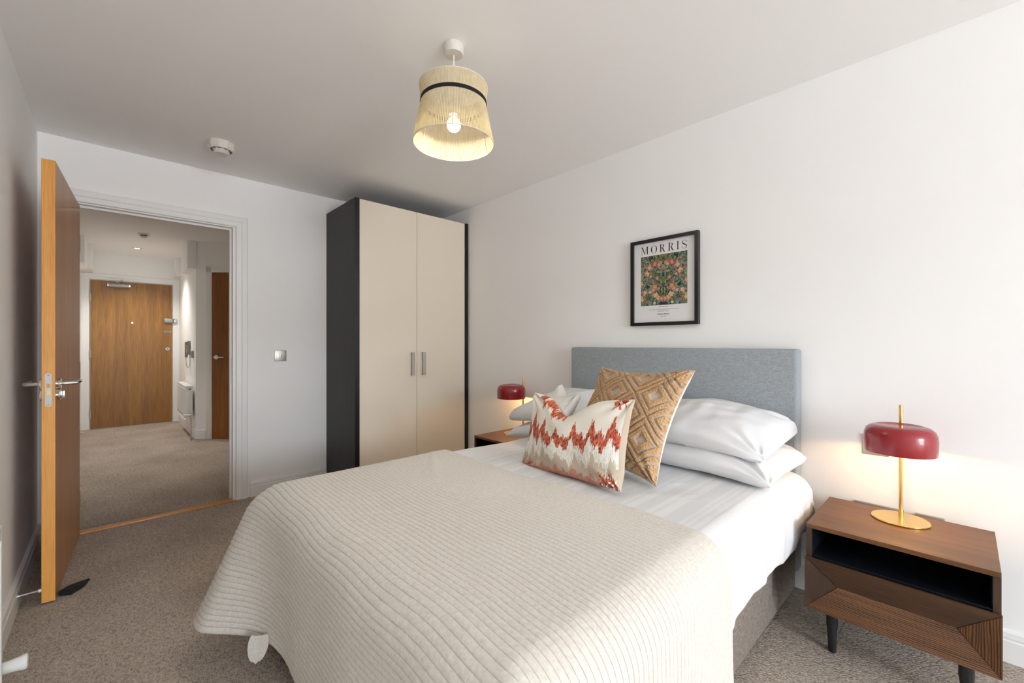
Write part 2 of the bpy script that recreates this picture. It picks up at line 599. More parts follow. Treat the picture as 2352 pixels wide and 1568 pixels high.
def tag(o, label, cat, group=None, kind=None):
    o['label'] = label
    o['category'] = cat
    if group:
        o['group'] = group
    if kind:
        o['kind'] = kind
    return o

def struct(o, label, cat):
    return tag(o, label, cat, None, 'structure')

def point_light(name, parent, loc, power, col, radius):
    l = bpy.data.lights.new(name, 'POINT')
    l.energy = power
    l.color = col
    l.shadow_soft_size = radius
    o = bpy.data.objects.new(name, l)
    COL.objects.link(o)
    o.parent = parent
    o.location = loc
    return o

def vnoise(X, Y, Z, scale, seed=0.0, octaves=2):
    """smooth noise on arrays (value range about -1..1), built from random sine sums"""
    rng = np.random.RandomState(int(seed * 17) % 100000 + 3)
    out = np.zeros_like(X)
    amp = 1.0
    tot = 0
    for o in range(octaves):
        for k in range(7):
            d = rng.normal(size=3)
            d /= np.linalg.norm(d)
            f = scale * (2 ** o) * rng.uniform(.6, 1.5)
            out += amp * np.sin(f * (X * d[0] + Y * d[1] + Z * d[2]) + rng.uniform(0, 6.28))
        tot += amp * 7 ** .5
        amp *= .5
    return out / tot

def sstep(x, a, b):
    t = np.clip((x - a) / (b - a), 0, 1)
    return t * t * (3 - 2 * t)

def grid_normals(P):
    du = np.gradient(P, axis=0)
    dv = np.gradient(P, axis=1)
    n = np.cross(du, dv)
    return n / (np.linalg.norm(n, axis=-1, keepdims=True) + 1e-12)

# ================================================================== ROOM SHELL
XH = -4.41           # front door wall of the hall
WT = 0.12            # wall thickness
OP0, OP1, OPZ = 0.105, 1.006, 2.06     # structural opening in the door wall
HYL, HYR = -0.03, 1.07                 # hall side walls
DG = math.radians(46.75)               # direction of the diagonal hall wall
gx, gy = math.cos(DG), math.sin(DG)
D0 = Vector((-2.72, HYR, 0))           # where the diagonal wall leaves the right hall wall
DLEN = 1.55
D1 = D0 + DLEN * Vector((gx, gy, 0))

struct(B().box(XH - .2, ROOM_L + .2, -.3, ROOM_W + .2, -.1, 0).done('floor', M['carpet'], smooth=False),
       'taupe loop pile carpet running through bedroom and hall', 'floor')
struct(B().box(XH - .2, ROOM_L + .2, -.3, ROOM_W + .2, CEIL, CEIL + .1).done('ceiling', M['ceiling'], smooth=False),
       'plain white painted ceiling', 'ceiling')
struct(B().box(-WT, ROOM_L + .2, -.12, 0, 0, CEIL).done('wall_left', M['wall'], smooth=False),
       'white bedroom wall behind the open oak door', 'wall')
struct(B().box(-WT, ROOM_L + .2, ROOM_W, ROOM_W + .12, 0, CEIL).done('wall_right', M['wall'], smooth=False),
       'white wall behind the bed with the framed poster', 'wall')
bk = B()
bk.box(-WT, 0, -.0, OP0, 0, CEIL)
bk.box(-WT, 0, OP1, ROOM_W, 0, CEIL)
bk.box(-WT, 0, OP0, OP1, OPZ, CEIL)
struct(bk.done('wall_back', M['wall'], smooth=False), 'white wall with the bedroom doorway and light switch', 'wall')
fw = B()
fw.box(ROOM_L, ROOM_L + .2, 0, WIN_Y0, 0, CEIL)
fw.box(ROOM_L, ROOM_L + .2, WIN_Y1, ROOM_W, 0, CEIL)
fw.box(ROOM_L, ROOM_L + .2, WIN_Y0, WIN_Y1, 0, WIN_Z0)
fw.box(ROOM_L, ROOM_L + .2, WIN_Y0, WIN_Y1, WIN_Z1, CEIL)
struct(fw.done('wall_front', M['wall'], smooth=False), 'white window wall facing the bed side', 'wall')
wf = B()
for a, b2 in ((WIN_Y0, WIN_Y0 + .05), (WIN_Y1 - .05, WIN_Y1), ((WIN_Y0 + WIN_Y1) / 2 - .035, (WIN_Y0 + WIN_Y1) / 2 + .035)):
    wf.box(ROOM_L + .1, ROOM_L + .16, a, b2, WIN_Z0, WIN_Z1)
for a, b2 in ((WIN_Z0, WIN_Z0 + .05), (WIN_Z1 - .05, WIN_Z1)):
    wf.box(ROOM_L + .1, ROOM_L + .16, WIN_Y0, WIN_Y1, a, b2)
struct(wf.done('window_1', M['trim'], smooth=False), 'white framed bedroom window', 'window')

# hall shell
struct(B().box(XH - .12, XH, HYL - .2, HYR + .3, 0, CEIL).done('wall_hall_end', M['wall'], smooth=False),
       'pale hall wall around the front door', 'wall')
struct(B().box(XH, -WT, HYL - .12, HYL, 0, CEIL).done('wall_hall_left', M['wall'], smooth=False),
       'pale left wall of the hall', 'wall')
struct(B().box(XH, D0.x, HYR, HYR + .12, 0, CEIL).done('wall_hall_right', M['wall'], smooth=False),
       'pale hall wall with entry phone and small radiator', 'wall')
# diagonal wall with a rounded start
nrm = Vector((-gy, gx, 0))          # away from the hall
dw = B()
pts = [D0 + Vector((0, 0, 0)), D1, D1 + .12 * nrm, D0 + .12 * nrm + Vector((-.05, 0, 0))]
dw.prism([(p.x, p.y, 0) for p in pts], (0, 0, CEIL))
struct(dw.done('wall_hall_diagonal', M['wall'], smooth=False), 'pale diagonal hall wall with the narrow oak door', 'wall')
struct(B().box(D1.x - .02, -WT, D1.y, D1.y + .1, 0, CEIL).done('wall_hall_return', M['wall'], smooth=False),
       'pale return wall of the hall', 'wall')

# baseboards: two stepped boards with a groove
def skirting(name, p0, p1, side, label):
    """p0->p1 along the wall foot, side = unit vector into the room"""
    p0, p1, s = Vector((*p0, 0)), Vector((*p1, 0)), Vector((*side, 0))
    prof = [(0, 0), (.018, 0), (.018, .078), (.013, .082), (.013, .086), (.017, .09), (.014, .108), (.006, .113), (0, .113)]
    bb = B()
    ring0 = [p0 + s * a + Vector((0, 0, z)) for a, z in prof]
    bb.prism(ring0, p1 - p0)
    struct(bb.done(name, M['trim'], smooth=False), label, 'baseboard')

skirting('baseboard_left', (0.02, 0), (ROOM_L, 0), (0, 1), 'white baseboard behind the open oak door')
skirting('baseboard_back', (0, 1.086), (0, 1.650), (1, 0), 'white baseboard between doorway and wardrobe')
skirting('baseboard_right', (0.61, ROOM_W), (ROOM_L, ROOM_W), (0, -1), 'white baseboard along the wall behind the bed')
skirting('baseboard_hall_right', (XH, HYR), (D0.x + .008, HYR), (0, -1), 'white baseboard under the hall radiator')
dq = D0 + .13 * Vector((gx, gy, 0))
skirting('baseboard_hall_diagonal', (D0.x, D0.y), (dq.x, dq.y), (gy, -gx), 'short white baseboard beside the narrow oak door')
skirting('baseboard_hall_left', (XH, HYL), (-WT, HYL), (0, 1), 'white baseboard along the left hall wall')

# bedroom door lining + architrave
ln = B()
ln.box(-WT, 0.0, OP0, OP0 + .03, 0, OPZ - .03)
ln.box(-WT, 0.0, OP1 - .03, OP1, 0, OPZ - .03)
ln.box(-WT, 0.0, OP0, OP1, OPZ - .03, OPZ)
# door stops
ln.box(-.075, -.045, OP1 - .043, OP1 - .03, 0, OPZ - .043)
ln.box(-.075, -.045, OP0 + .03, OP0 + .043, 0, OPZ - .043)
ln.box(-.075, -.045, OP0 + .03, OP1 - .03, OPZ - .043, OPZ - .03)
lin = struct(ln.done('trim_1', M['trim'], smooth=False), 'white lining of the bedroom doorway', 'door frame')
def architrave(name, y0, y1, ztop, x0, sgn, w, label, parent=None):
    """mitred moulded frame round an opening (inner edges y0,y1,ztop) on plane x=x0"""
    prof = [(0, .012), (.004, .016), (w * .45, .016), (w * .48, .019), (w * .55, .021), (w * .93, .021), (w, .016), (w, 0), (0, 0)]
    bb = B()
    path = [(y0, 0, (-1, 0)), (y0, ztop, (-1, 1)), (y1, ztop, (1, 1)), (y1, 0, (1, 0))]
    rings = []
    for y, z, d in path:
        rings.append([bb.bm.verts.new((x0 + sgn * t, y + d[0] * a, z + d[1] * a)) for a, t in prof])
    n = len(prof)
    for a, c in zip(rings[:-1], rings[1:]):
        for k in range(n):
            bb.bm.faces.new((a[k], a[(k + 1) % n], c[(k + 1) % n], c[k]))
    bb.bm.faces.new(rings[0])
    bb.bm.faces.new(rings[-1][::-1])
    return bb.done(name, M['trim'], parent, smooth=False)
struct(architrave('trim_2', OP0 + .022, OP1 - .012, OPZ - .022, 0, 1, .075, ''), 'white moulded architrave round the bedroom doorway', 'door frame')
B().box(-.062, -.060 + .03, OP1 - .0315, OP1 - .029, .86, 1.06).done('strike_plate', M['steel'], lin, smooth=False)
struct(B().box(-.03, .032, OP0 + .03, OP1 - .03, 0, .010, .004).done('trim_3', M['oak_strip']),
       'oak threshold strip across the bedroom doorway', 'threshold strip')

# ------------------------------------------------------------------ bedroom door (open)
door = thing('door_1', 'open oak veneer bedroom door standing against the left wall', 'door', (0.08, 0.178, 0.009),
             (0, 0, math.atan2(.132 - .178, .838)), kind='structure')
DWID, DTH, DH = .838, .043, 1.986
B().box(.004, DWID - .007, -DTH, 0, 0, DH).done('door_leaf', M['oak'], door, smooth=False)
B().box(DWID - .007, DWID, -DTH, 0, 0, DH, .0012, 1).done('edge_lipping', M['oak_edge'], door, smooth=False)
def rounded_plate(b, x, yc, zc, w, h, t, r=None, n=8):
    """rounded rectangle plate in the YZ plane extruded +x"""
    r = r or w / 2
    pts = []
    for cx_, cz, a0 in ((w / 2 - r, h / 2 - r, 0), (-w / 2 + r, h / 2 - r, PI / 2), (-w / 2 + r, -h / 2 + r, PI), (w / 2 - r, -h / 2 + r, 1.5 * PI)):
        for k in range(n + 1):
            a = a0 + k / n * PI / 2
            pts.append((x, yc + cx_ + r * math.cos(a), zc + cz + r * math.sin(a)))
    b.prism(pts, (t, 0, 0))
lp = B()
rounded_plate(lp, DWID - .001, -DTH / 2, .951, .022, .152, .0025, .010)
lpo = lp.done('lock_plate', M['nickel'], door, smooth=False)
B().box(DWID + .0012, DWID + .003, -DTH / 2 - .006, -DTH / 2 + .006, .962, .980).done('latch', M['oak_edge'], lpo, smooth=False)
B().box(DWID + .0012, DWID + .003, -DTH / 2 - .005, -DTH / 2 + .005, .930, .950).done('dead_bolt', M['brass'], lpo, smooth=False)
for z in (1.018, .884):
    B().cyl((DWID + .001, -DTH / 2, z), (DWID + .0035, -DTH / 2, z), .0035, seg=12).done('screw', M['chrome'], lpo)
hx, hz = DWID - .062, .975
for s, y0 in ((1, 0.0), (-1, -DTH)):
    h = B()
    h.cyl((hx, y0, hz), (hx, y0 + s * .010, hz), .026, seg=32)
    h.cyl((hx, y0 + s * .009, hz), (hx, y0 + s * .012, hz), .024, seg=32)
    ho = h.done('door_handle', M['chrome'], door)
    g = B()
    g.tube([(hx, y0 + s * .010, hz), (hx, y0 + s * .050, hz), (hx - .003, y0 + s * .058, hz), (hx - .012, y0 + s * .061, hz), (hx - .125, y0 + s * .061, hz)], .0095, 16)
    g.done('lever', M['chrome'], ho)
    e = B()
    e.cyl((hx, y0, hz - .052), (hx, y0 + s * .010, hz - .052), .026, seg=32)
    if s > 0:
        e.box(hx - .004, hx + .004, y0 + .01, y0 + .024, hz - .070, hz - .034, .002)
    else:
        e.cyl((hx, y0 - .01, hz - .052), (hx, y0 - .013, hz - .052), .012)
    e.done('thumb_turn' if s > 0 else 'escutcheon', M['chrome'], door)
for z in (.22, 1.0, 1.76):
    B().cyl((0, -.004, z - .05), (0, -.004, z + .05), .006, seg=12).done('hinge', M['steel'], door)

# black rubber wedge under the door and the chrome stop on the baseboard
wd = B()
wp = [(0, -.026), (.07, -.034), (.142, -.008), (.142, .008), (.07, .034), (0, .026)]
w0 = [wd.bm.verts.new((x, y, .001)) for x, y in wp]
w1 = [wd.bm.verts.new((x, y, 0.026 - .020 * (x / .142))) for x, y in wp]
wd.bm.faces.new(w0[::-1]); wd.bm.faces.new(w1)
for k in range(6):
    wd.bm.faces.new((w0[k], w0[(k + 1) % 6], w1[(k + 1) % 6], w1[k]))
bmesh.ops.bevel(wd.bm, geom=list(wd.bm.edges), offset=.004, segments=2, affect='EDGES')
wo = wd.done('door_wedge', M['rubber'])
wo.location = (.880, .158, 0)
wo.rotation_euler = (0, 0, math.radians(147))
tag(wo, 'black rubber door wedge lying against the open oak door', 'door wedge')
st = thing('door_stop', 'chrome rod door stop screwed to the left baseboard', 'door stop', (.905, .018, .066))
B().cyl((0, 0, 0), (0, .005, 0), .013).done('base', M['chrome'], st)
B().cyl((0, .004, 0), (0, .064, 0), .0055).done('rod', M['chrome'], st)
B().cyl((0, .062, 0), (0, .071, 0), .0075).done('rubber_tip', M['plastic'], st)

# ------------------------------------------------------------------ left radiator (only its end is in view)
def radiator(name, label, loc, rotz, length, z0, z1, dep, valve_side, trv=True, group=None, endcap=True):
    r = thing(name, label, 'radiator', loc, (0, 0, rotz), group)
    f = B()
    f.box(0, length, dep - .012, dep, z0, z1, .005)
    n = int(length / .033)
    for k in range(n):
        x = .02 + k * (length - .04) / max(1, n - 1)
        f.box(x - .009, x + .009, dep - .002, dep + .003, z0 + .03, z1 - .03, .003, 1)
    f.done('front_panel', M['radiator'], r)
    B().box(.004, length - .004, .022, .034, z0, z1, .004).done('back_panel', M['radiator'], r)
    g = B()
    g.box(-.004, length + .004, .020, dep + .002, z1 - .004, z1 + .008, .003)
    g.done('top_grille', M['radiator'], r)
    for x in (0, length):
        B().box(x - .004, x + .004, .022, dep, z0 + .01, z1 - .002, .002).done('side_cover', M['radiator'], r)
    vx = 0 if valve_side < 0 else length
    for s, zz in ((valve_side, z0 + .055),):
        v = B()
        v.tube([(vx, dep / 2 + .01, zz), (vx + s * .155, dep / 2 + .01, zz), (vx + s * .16, dep / 2 + .01, zz - .01), (vx + s * .16, dep / 2 + .01, 0.002)], .008, 12)
        v.done('pipe', M['chrome'], r)
    B().cyl((vx + valve_side * .004, .05, z1 - .03), (vx + valve_side * .012, .05, z1 - .03), .012, seg=16).done('end_plug', M['chrome'], r)
    if trv:
        t = B()
        t.lathe([(0, 0), (.016, 0), (.017, .03), (.020, .055), (.022, .06), (.022, .066), (.018, .070), (0, .070)], (0, 0, 0), 24, axis='X')
        o = t.done('thermostatic_valve', M['plastic'], r)
        o.location = (vx + valve_side * .16, dep / 2 + .012, zz)
        o.rotation_euler = (0, 0, PI / 2)
    for k in (.2, .8):
        B().box(length * k - .02, length * k + .02, 0.001, .024, z1 - .12, z1 - .06).done('bracket', M['radiator'], r)
    return r
radiator('radiator', 'white panel radiator on the left bedroom wall at the picture edge', (1.93, 0, 0), 0, 1.0, .145, .665, .098, -1)

# ------------------------------------------------------------------ light switch
def wall_plate(name, label, cat, loc, rotz, w, h, mat, group=None, rockers=0, rocker_mat=None):
    """faces local -y"""
    t = thing(name, label, cat, loc, (0, 0, rotz), group)
    B().box(-w / 2, w / 2, -.007, 0, -h / 2, h / 2, .003).done('plate', mat, t)
    for sx in (-1, 1):
        B().cyl((sx * w * .36, -.0065, 0), (sx * w * .36, -.0085, 0), .0035, seg=12).done('screw', M['nickel'], t)
    for k in range(rockers):
        x = (k - (rockers - 1) / 2) * .03
        B().box(x - .009, x + .009, -.011, -.006, -.013, .013, .002).done('rocker', rocker_mat or mat, t)
    return t
wall_plate('light_switch', 'square brushed steel light switch between doorway and wardrobe', 'light switch', (0, 1.297, 1.071), PI / 2, .086, .086, M['steel'], None, 1)

# ------------------------------------------------------------------ wardrobe
WY0, WY1, WX, WZ = 1.653, 2.722, .566, 2.272
wr = thing('wardrobe', 'tall cream two-door wardrobe with black ends in the far corner', 'wardrobe', (0, 0, 0))
B().box(.002, WX + .020, WY0, WY0 + .036, 0, WZ, .001, 1).done('side_panel', M['black_wood'], wr, smooth=False)
B().box(WX + .0195, WX + .022, WY0 + .0005, WY0 + .0355, 0, WZ - .0005).done('side_edging', M['black_edge'], wr, smooth=False)
B().box(.002, WX + .020, WY1 - .036, WY1, 0, WZ, .001, 1).done('side_panel', M['black_edge'], wr, smooth=False)
B().box(.002, WX - .004, WY0 + .036, WY1 - .036, WZ - .03, WZ - .006).done('top_panel', M['black_wood'], wr, smooth=False)
B().box(.002, .012, WY0 + .036, WY1 - .036, .08, WZ - .03).done('back_panel', M['black_wood'], wr, smooth=False)
B().box(WX - .06, WX - .02, WY0 + .036, WY1 - .036, 0, .08).done('plinth', M['black_edge'], wr, smooth=False)
ymid = 2.1855
for k, (a, b2) in enumerate(((WY0 + .0375, ymid - .0015), (ymid + .0015, WY1 - .0375))):
    d = B().box(WX - .003, WX + .016, a, b2, .085, WZ - .003, .0015, 1).done('door', M['cream_door'], wr, smooth=False)
    hy = ymid - .046 if k == 0 else ymid + .058
    h = B()
    h.box(WX + .038, WX + .045, hy - .014, hy + .014, .905, 1.094, .001, 1)
    h.box(WX + .015, WX + .040, hy - .014, hy + .014, .905, .911)
    h.box(WX + .015, WX + .040, hy - .014, hy + .014, 1.088, 1.094)
    h.done('handle', M['steel'], d, smooth=False)

# ------------------------------------------------------------------ hall: front door
DY0, DY1, DZ1 = .109, .975, 2.032
fd = thing('door_2', 'wide oak veneer front door with steel hinges at the hall end', 'door', (XH, 0, 0), kind='structure')
B().box(.002, .020, DY0, DY1, .006, DZ1).done('door_leaf', M['oak_deep'], fd, smooth=False)
struct(architrave('trim_4', DY0 - .012, DY1 + .012, DZ1 + .012, XH, 1, .082, ''), 'white moulded frame round the front door', 'door frame')
for z in (.20, 1.02, 1.80):
    B().box(.016, .024, DY0 - .012, DY0 + .004, z - .05, z + .05).done('hinge', M['nickel'], fd, smooth=False)
cl = B()
cl.cyl((.055, .285, 1.97), (.055, .50, 1.97), .030)
cl.box(.018, .06, .36, .44, 1.955, 1.995, .004)
clo = cl.done('door_closer', M['nickel'], fd)
for y in (.275, .498):
    B().cyl((.055, y, 1.97), (.055, y + .014, 1.97), .0315).done('end_cap', M['chrome'], clo)
B().tube([(.055, .40, 2.0), (.10, .36, 2.012), (.07, .42, 2.035), (.024, .43, 2.06)], .007, 8).done('arm', M['steel'], clo)
B().cyl((.018, .532, 1.46), (.024, .532, 1.46), .011, seg=16).done('peephole', M['chrome'], fd)
lk = B()
lk.box(.018, .050, .885, .985, 1.475, 1.535, .004)
lko = lk.done('night_latch', M['nickel'], fd)
B().box(.018, .045, .988, 1.03, 1.478, 1.532, .003).done('keep', M['chrome'], lko)
lt = B().box(.018, .026, .885, .966, 1.325, 1.352, .002).done('lock_plate', M['steel'], fd)
B().box(.0255, .0275, .893, .958, 1.334, 1.343).done('slot', M['dark'], lt)
B().cyl((.018, .925, 1.085), (.028, .925, 1.085), .026).done('cylinder_rose', M['steel'], fd)
B().box(.027, .030, .922, .928, 1.075, 1.095).done('keyhole', M['dark'], fd)

# narrow oak door on the diagonal wall (local x runs along the wall, -y faces the hall)
nd = thing('door_3', 'narrow deep orange oak door on the diagonal hall wall', 'door', D0, (0, 0, DG), kind='structure')
S0, S1 = .213, .975
B().box(S0, S1, -.018, -.002, .006, 2.03).done('door_leaf', M['oak_dark'], nd, smooth=False)
nf = B()
nf.box(S0 - .075, S0 - .004, -.022, 0, 0, 2.10, .004)
nf.box(S1 + .004, S1 + .075, -.022, 0, 0, 2.10, .004)
nf.box(S0 - .075, S1 + .075, -.022, 0, 2.034, 2.10, .004)
nf.done('door_frame', M['trim'], nd)
nh = B()
nh.cyl((S0 + .055, -.018, 1.0), (S0 + .055, -.028, 1.0), .026)
nho = nh.done('door_handle', M['chrome'], nd)
B().tube([(S0 + .055, -.027, 1.0), (S0 + .055, -.065, 1.0), (S0 + .064, -.073, 1.0), (S0 + .18, -.073, 1.0)], .009, 12).done('lever', M['chrome'], nho)

# boxings under the hall ceiling
bl = B()
bl.box(-3.75, -3.20, HYL, .092, 2.10, CEIL)
bl.box(XH, -3.75, HYL, .135, 2.13, CEIL)
struct(bl.done('trim_5', M['wall'], smooth=False), 'boxed-in ducts under the hall ceiling left of the front door', 'boxing')
br = B()
br.box(XH, -4.12, 1.0, HYR, 2.15, CEIL)
br.box(-3.35, D0.x + .03, .985, HYR, 2.08, CEIL)
struct(br.done('trim_6', M['wall'], smooth=False), 'boxed-in ducts under the hall ceiling right of the front door', 'boxing')

# hall ceiling things
def downlight(label, x, y, power, angle, group='hall downlights'):
    t = thing('downlight', label, 'ceiling light', (x, y, CEIL), group=group)
    B().lathe([(.030, -.001), (.044, -.001), (.046, -.004), (.040, -.007), (.030, -.003)], seg=32, closed=True).done('bezel', M['steel'], t)
    B().lathe([(0, -.0015), (.030, -.0015)], seg=32).done('lamp', M['bulb_cool'], t, smooth=False)
    l = bpy.data.lights.new('downlight_beam', 'SPOT')
    l.energy = power
    l.color = (1.0, .965, .90)
    l.spot_size = math.radians(angle)
    l.spot_blend = .9
    l.shadow_soft_size = .03
    o = bpy.data.objects.new('downlight_beam', l)
    COL.objects.link(o)
    o.parent = t
    o.location = (0, 0, -.02)
    return t
downlight('lit recessed downlight in front of the front door', -3.70, .562, HALL_W, 120)
downlight('recessed downlight nearer the bedroom doorway, above the hall carpet', -1.75, .62, HALL_W * .8, 72)

def smoke_detector(label, x, y, mat, rotz, flat=False):
    t = thing('smoke_detector', label, 'smoke detector', (x, y, CEIL), (0, 0, rotz))
    if flat:
        B().lathe([(0, 0), (.052, 0), (.052, -.010), (.046, -.016), (.040, -.018), (0, -.018)], seg=32).done('base', mat, t)
        c = B()
        for k in range(8):
            a = k * PI / 4
            c.box(-.004, .004, -.004, .004, -.034, -.016)
            for v in c.bm.verts[-8:] if hasattr(c.bm.verts, '__getitem__') and False else []:
                pass
        c.lathe([(0, -.030), (.036, -.030), (.034, -.036), (.022, -.046), (0, -.048)], seg=32)
        c.done('sensor_cap', mat, t)
        B().lathe([(0, -.017), (.030, -.017), (.030, -.031), (0, -.031)], seg=24).done('chamber', M['dark'], t)
    else:
        b1 = B()
        b1.lathe([(0, 0), (.072, 0), (.074, -.006), (.074, -.034), (.068, -.046), (.060, -.048), (.058, -.042), (0, -.042)], seg=10)
        b1.done('housing', mat, t, angle=25)
        B().lathe([(0, -.042), (.044, -.042), (.043, -.060), (.036, -.068), (0, -.069)], seg=32).done('sensor_cap', mat, t)
        for k in range(10):
            a = k * 2 * PI / 10
            d = B()
            d.box(.0505 * math.cos(a) - .004, .0505 * math.cos(a) + .004, .0505 * math.sin(a) - .004, .0505 * math.sin(a) + .004, -.047, -.041)
            d.done('vent', M['dark'], t, smooth=False)
    return t
smoke_detector('cream smoke detector on the bedroom ceiling near the doorway', .560, .815, M['oldplastic'], .3)
smoke_detector('small smoke detector on the hall ceiling beyond the doorway', -2.66, .584, M['oldplastic'], 0, True)

# entry phone, small box, hall radiator, floor stop
ip = thing('entry_phone', 'grey door entry phone handset hanging on the right hall wall', 'entry phone', (-3.24, HYR, 0))
B().box(-.045, .045, -.030, 0, 1.02, 1.20, .006).done('cradle', M['grey_plastic'], ip)
hs = B()
hs.box(-.024, .024, -.056, -.038, .985, 1.19, .008)
hs.box(-.024, .024, -.040, -.026, 1.145, 1.19, .004)
hs.box(-.024, .024, -.040, -.026, .985, 1.03, .004)
hs.done('handset', M['grey_plastic'], ip)
cp = [(0, -.045, .985)]
for k in range(25):
    a = k / 24 * PI
    cp.append((.01 * math.cos(a), -.022 - .022 * math.cos(a), .97 - .12 * math.sin(a)))
cp.append((-.01, -.002, 1.02))
B().tube(cp, .006, 8).done('cord', M['plastic'], ip)
tb = thing('thermostat', 'small grey box on the wall beside the entry phone', 'thermostat', (-2.93, HYR, 1.03))
B().box(-.04, .04, -.022, 0, -.045, .045, .004).done('case', M['grey_plastic'], tb)
B().cyl((0, -.020, .01), (0, -.030, .01), .022).done('dial', M['grey_plastic'], tb)
radiator('radiator', 'short white radiator under the entry phone in the hall', (-2.80, HYR, 0), PI, .85, .25, .635, .095, -1)
fs = thing('floor_door_stop', 'small steel door stop standing at the left hall wall', 'door stop', (-3.98, .0, 0))
B().lathe([(0, 0), (.02, 0), (.02, .006), (.012, .01), (.012, .035), (.015, .04), (0, .042)], seg=20).done('post', M['steel'], fs)
B().cyl((0, 0, .03), (0, .06, .03), .006).done('arm', M['steel'], fs)

# ------------------------------------------------------------------ pendant
pd = thing('pendant_lamp', 'cream cord pendant lampshade with black band hanging from the ceiling', 'pendant lamp', (2.270, 1.360, CEIL))
B().lathe([(0, 0), (.038, 0), (.041, -.004), (.041, -.034), (.037, -.040), (0, -.041)], seg=40).done('ceiling_rose', M['oldplastic'], pd)
B().cyl((0, 0, -.04), (0, 0, -.26), .003, seg=10).done('flex', M['plastic'], pd)
B().lathe([(0, -.235), (.012, -.235), (.019, -.25), (.019, -.29), (0, -.29)], seg=24).done('lamp_holder', M['plastic'], pd)
zt, zw, zb = -.178, -.2445, -.412
NS = 150
prof = [(.141, zt), (.137, (zt + zw) / 2), (.133, zw)] + [(.133 + .034 * k / 6, zw + (zb - zw) * k / 6) for k in range(1, 7)]
sh = B()
# cords side by side: of every four columns three form a rounded cord and one is the open gap
sh.lathe(prof, seg=NS * 4, rmod=lambda k, z: (0.0, .0016, .0016, 0.0)[k % 4])
sh.bm.faces.ensure_lookup_table()
for n_, f_ in enumerate(sh.bm.faces):
    if (n_ % (NS * 4)) % 4 == 3:
        f_.material_index = 1
sho = sh.done('lamp_shade', [M['cord'], M['cord_gap']], pd, angle=180)
bn = B()
bn.lathe([(.1335, zw + .0075), (.1372, zw + .0075), (.1386, zw - .0075), (.1345, zw - .0075)], seg=96, closed=True)
bn.done('black_band', M['band'], sho)
for r, z in ((.141, zt), (.167, zb)):
    ring = B()
    ring.lathe([(r + .0022 * math.cos(a), z + .0022 * math.sin(a)) for a in [k * PI / 4 for k in range(8)]], seg=96, closed=True)
    ring.done('rim', M['rim'], sho)
sp = B()
for k in range(3):
    a = k * 2 * PI / 3 + .4
    sp.tube([(.02 * math.cos(a), .02 * math.sin(a), -.25), (.139 * math.cos(a), .139 * math.sin(a), zt - .004)], .0016, 6)
    # upright wires of the frame
    for q in range(2):
        b_ = a + q * PI / 3
        sp.tube([(.139 * math.cos(b_), .139 * math.sin(b_), zt), (.1305 * math.cos(b_), .1305 * math.sin(b_), zw), (.1645 * math.cos(b_), .1645 * math.sin(b_), zb)], .0016, 6)
sp.done('wire_frame', M['rim'], pd)
B().sphere((0, 0, -.332), .029, (1, 1, 1.05), 24).done('bulb', M['bulb_warm'], pd)
# LED bulb: its base blocks the upper side, so it shines down and sideways only
pl_ = bpy.data.lights.new('pendant_glow', 'SPOT')
pl_.energy = PENDANT_W
pl_.color = PENDANT_C
pl_.spot_size = math.radians(176)
pl_.spot_blend = .12
pl_.shadow_soft_size = .03
plo = bpy.data.objects.new('pendant_glow', pl_)
COL.objects.link(plo)
plo.parent = pd
plo.location = (0, 0, -.332)

# ------------------------------------------------------------------ bed
BX0, BX1, BY0, BY1 = 1.855, 3.195, .772, 2.637
bed = thing('divan_bed', 'double divan bed with grey upholstered headboard against the wall', 'bed', (0, 0, 0))
B().box(BX0, BX1, BY0, BY1, .035, .36, .012, 3).done('divan_base', M['divan_linen'], bed)
B().box(BX0 + .005, BX1 - .005, BY0 + .005, BY1 - .005, .36, .555, .05, 4).done('mattress', M['mattress'], bed)
B().box(1.862, 3.203, BY1, 2.715, .10, 1.143, .016, 4).done('headboard', M['grey_linen'], bed)
for x in (BX0 + .06, BX1 - .06):
    for y in (BY0 + .08, BY1 - .06):
        B().cyl((x, y, 0), (x, y, .036), .022).done('foot', M['plastic'], bed)

RNG = np.random.RandomState(5)
def prof_h(q, R, slope=0.0):
    q = np.maximum(q, 0)
    s = np.minimum(q, R * PI / 2)
    e = q - s
    return R * np.sin(s / R) + slope * e, R * (1 - np.cos(s / R)) + e

# --- duvet
dx = np.linspace(1.815 + .095 - .50, 3.262 - .095 + .50, 210)
dy = np.linspace(.86, 2.60, 150)
X, Y = np.meshgrid(dx, dy, indexing='ij')
xi0, xi1, R = 1.815 + .095, 3.262 - .095, .095
# hem length varies along the bed
hem = .149 + .150 + .012 * np.sin(Y * 9) + .008 * np.sin(Y * 23 + 1) - .045 * sstep(Y, 2.25, 2.6)
qa = np.maximum(X - xi1, 0) * hem / .50
qb = np.maximum(xi0 - X, 0) * hem / .50
ha, da = prof_h(qa, R, .02)
hb, db = prof_h(qb, R, .02)
yb = 2.60 - .06
hc, dc = prof_h(np.maximum(Y - yb, 0) * 3.2, .05)
Zt = .598 + .004 * (1 - ((X - 2.53) / .75) ** 4).clip(-1, 1)
ZZ = Zt - (da ** 4 + db ** 4 + dc ** 4 + 1e-12) ** .25
XX = np.clip(X, xi0, xi1) + ha - hb
YY = np.minimum(Y, yb) + hc
PD = np.stack([XX, YY, ZZ], -1)
N = grid_normals(PD)
wr_ = .004 * vnoise(XX, YY, ZZ, 12, 2, 2) + .006 * vnoise(XX * .5, YY * 2.2, ZZ * .3, 16, 4, 2) * sstep(da, .03, .15)
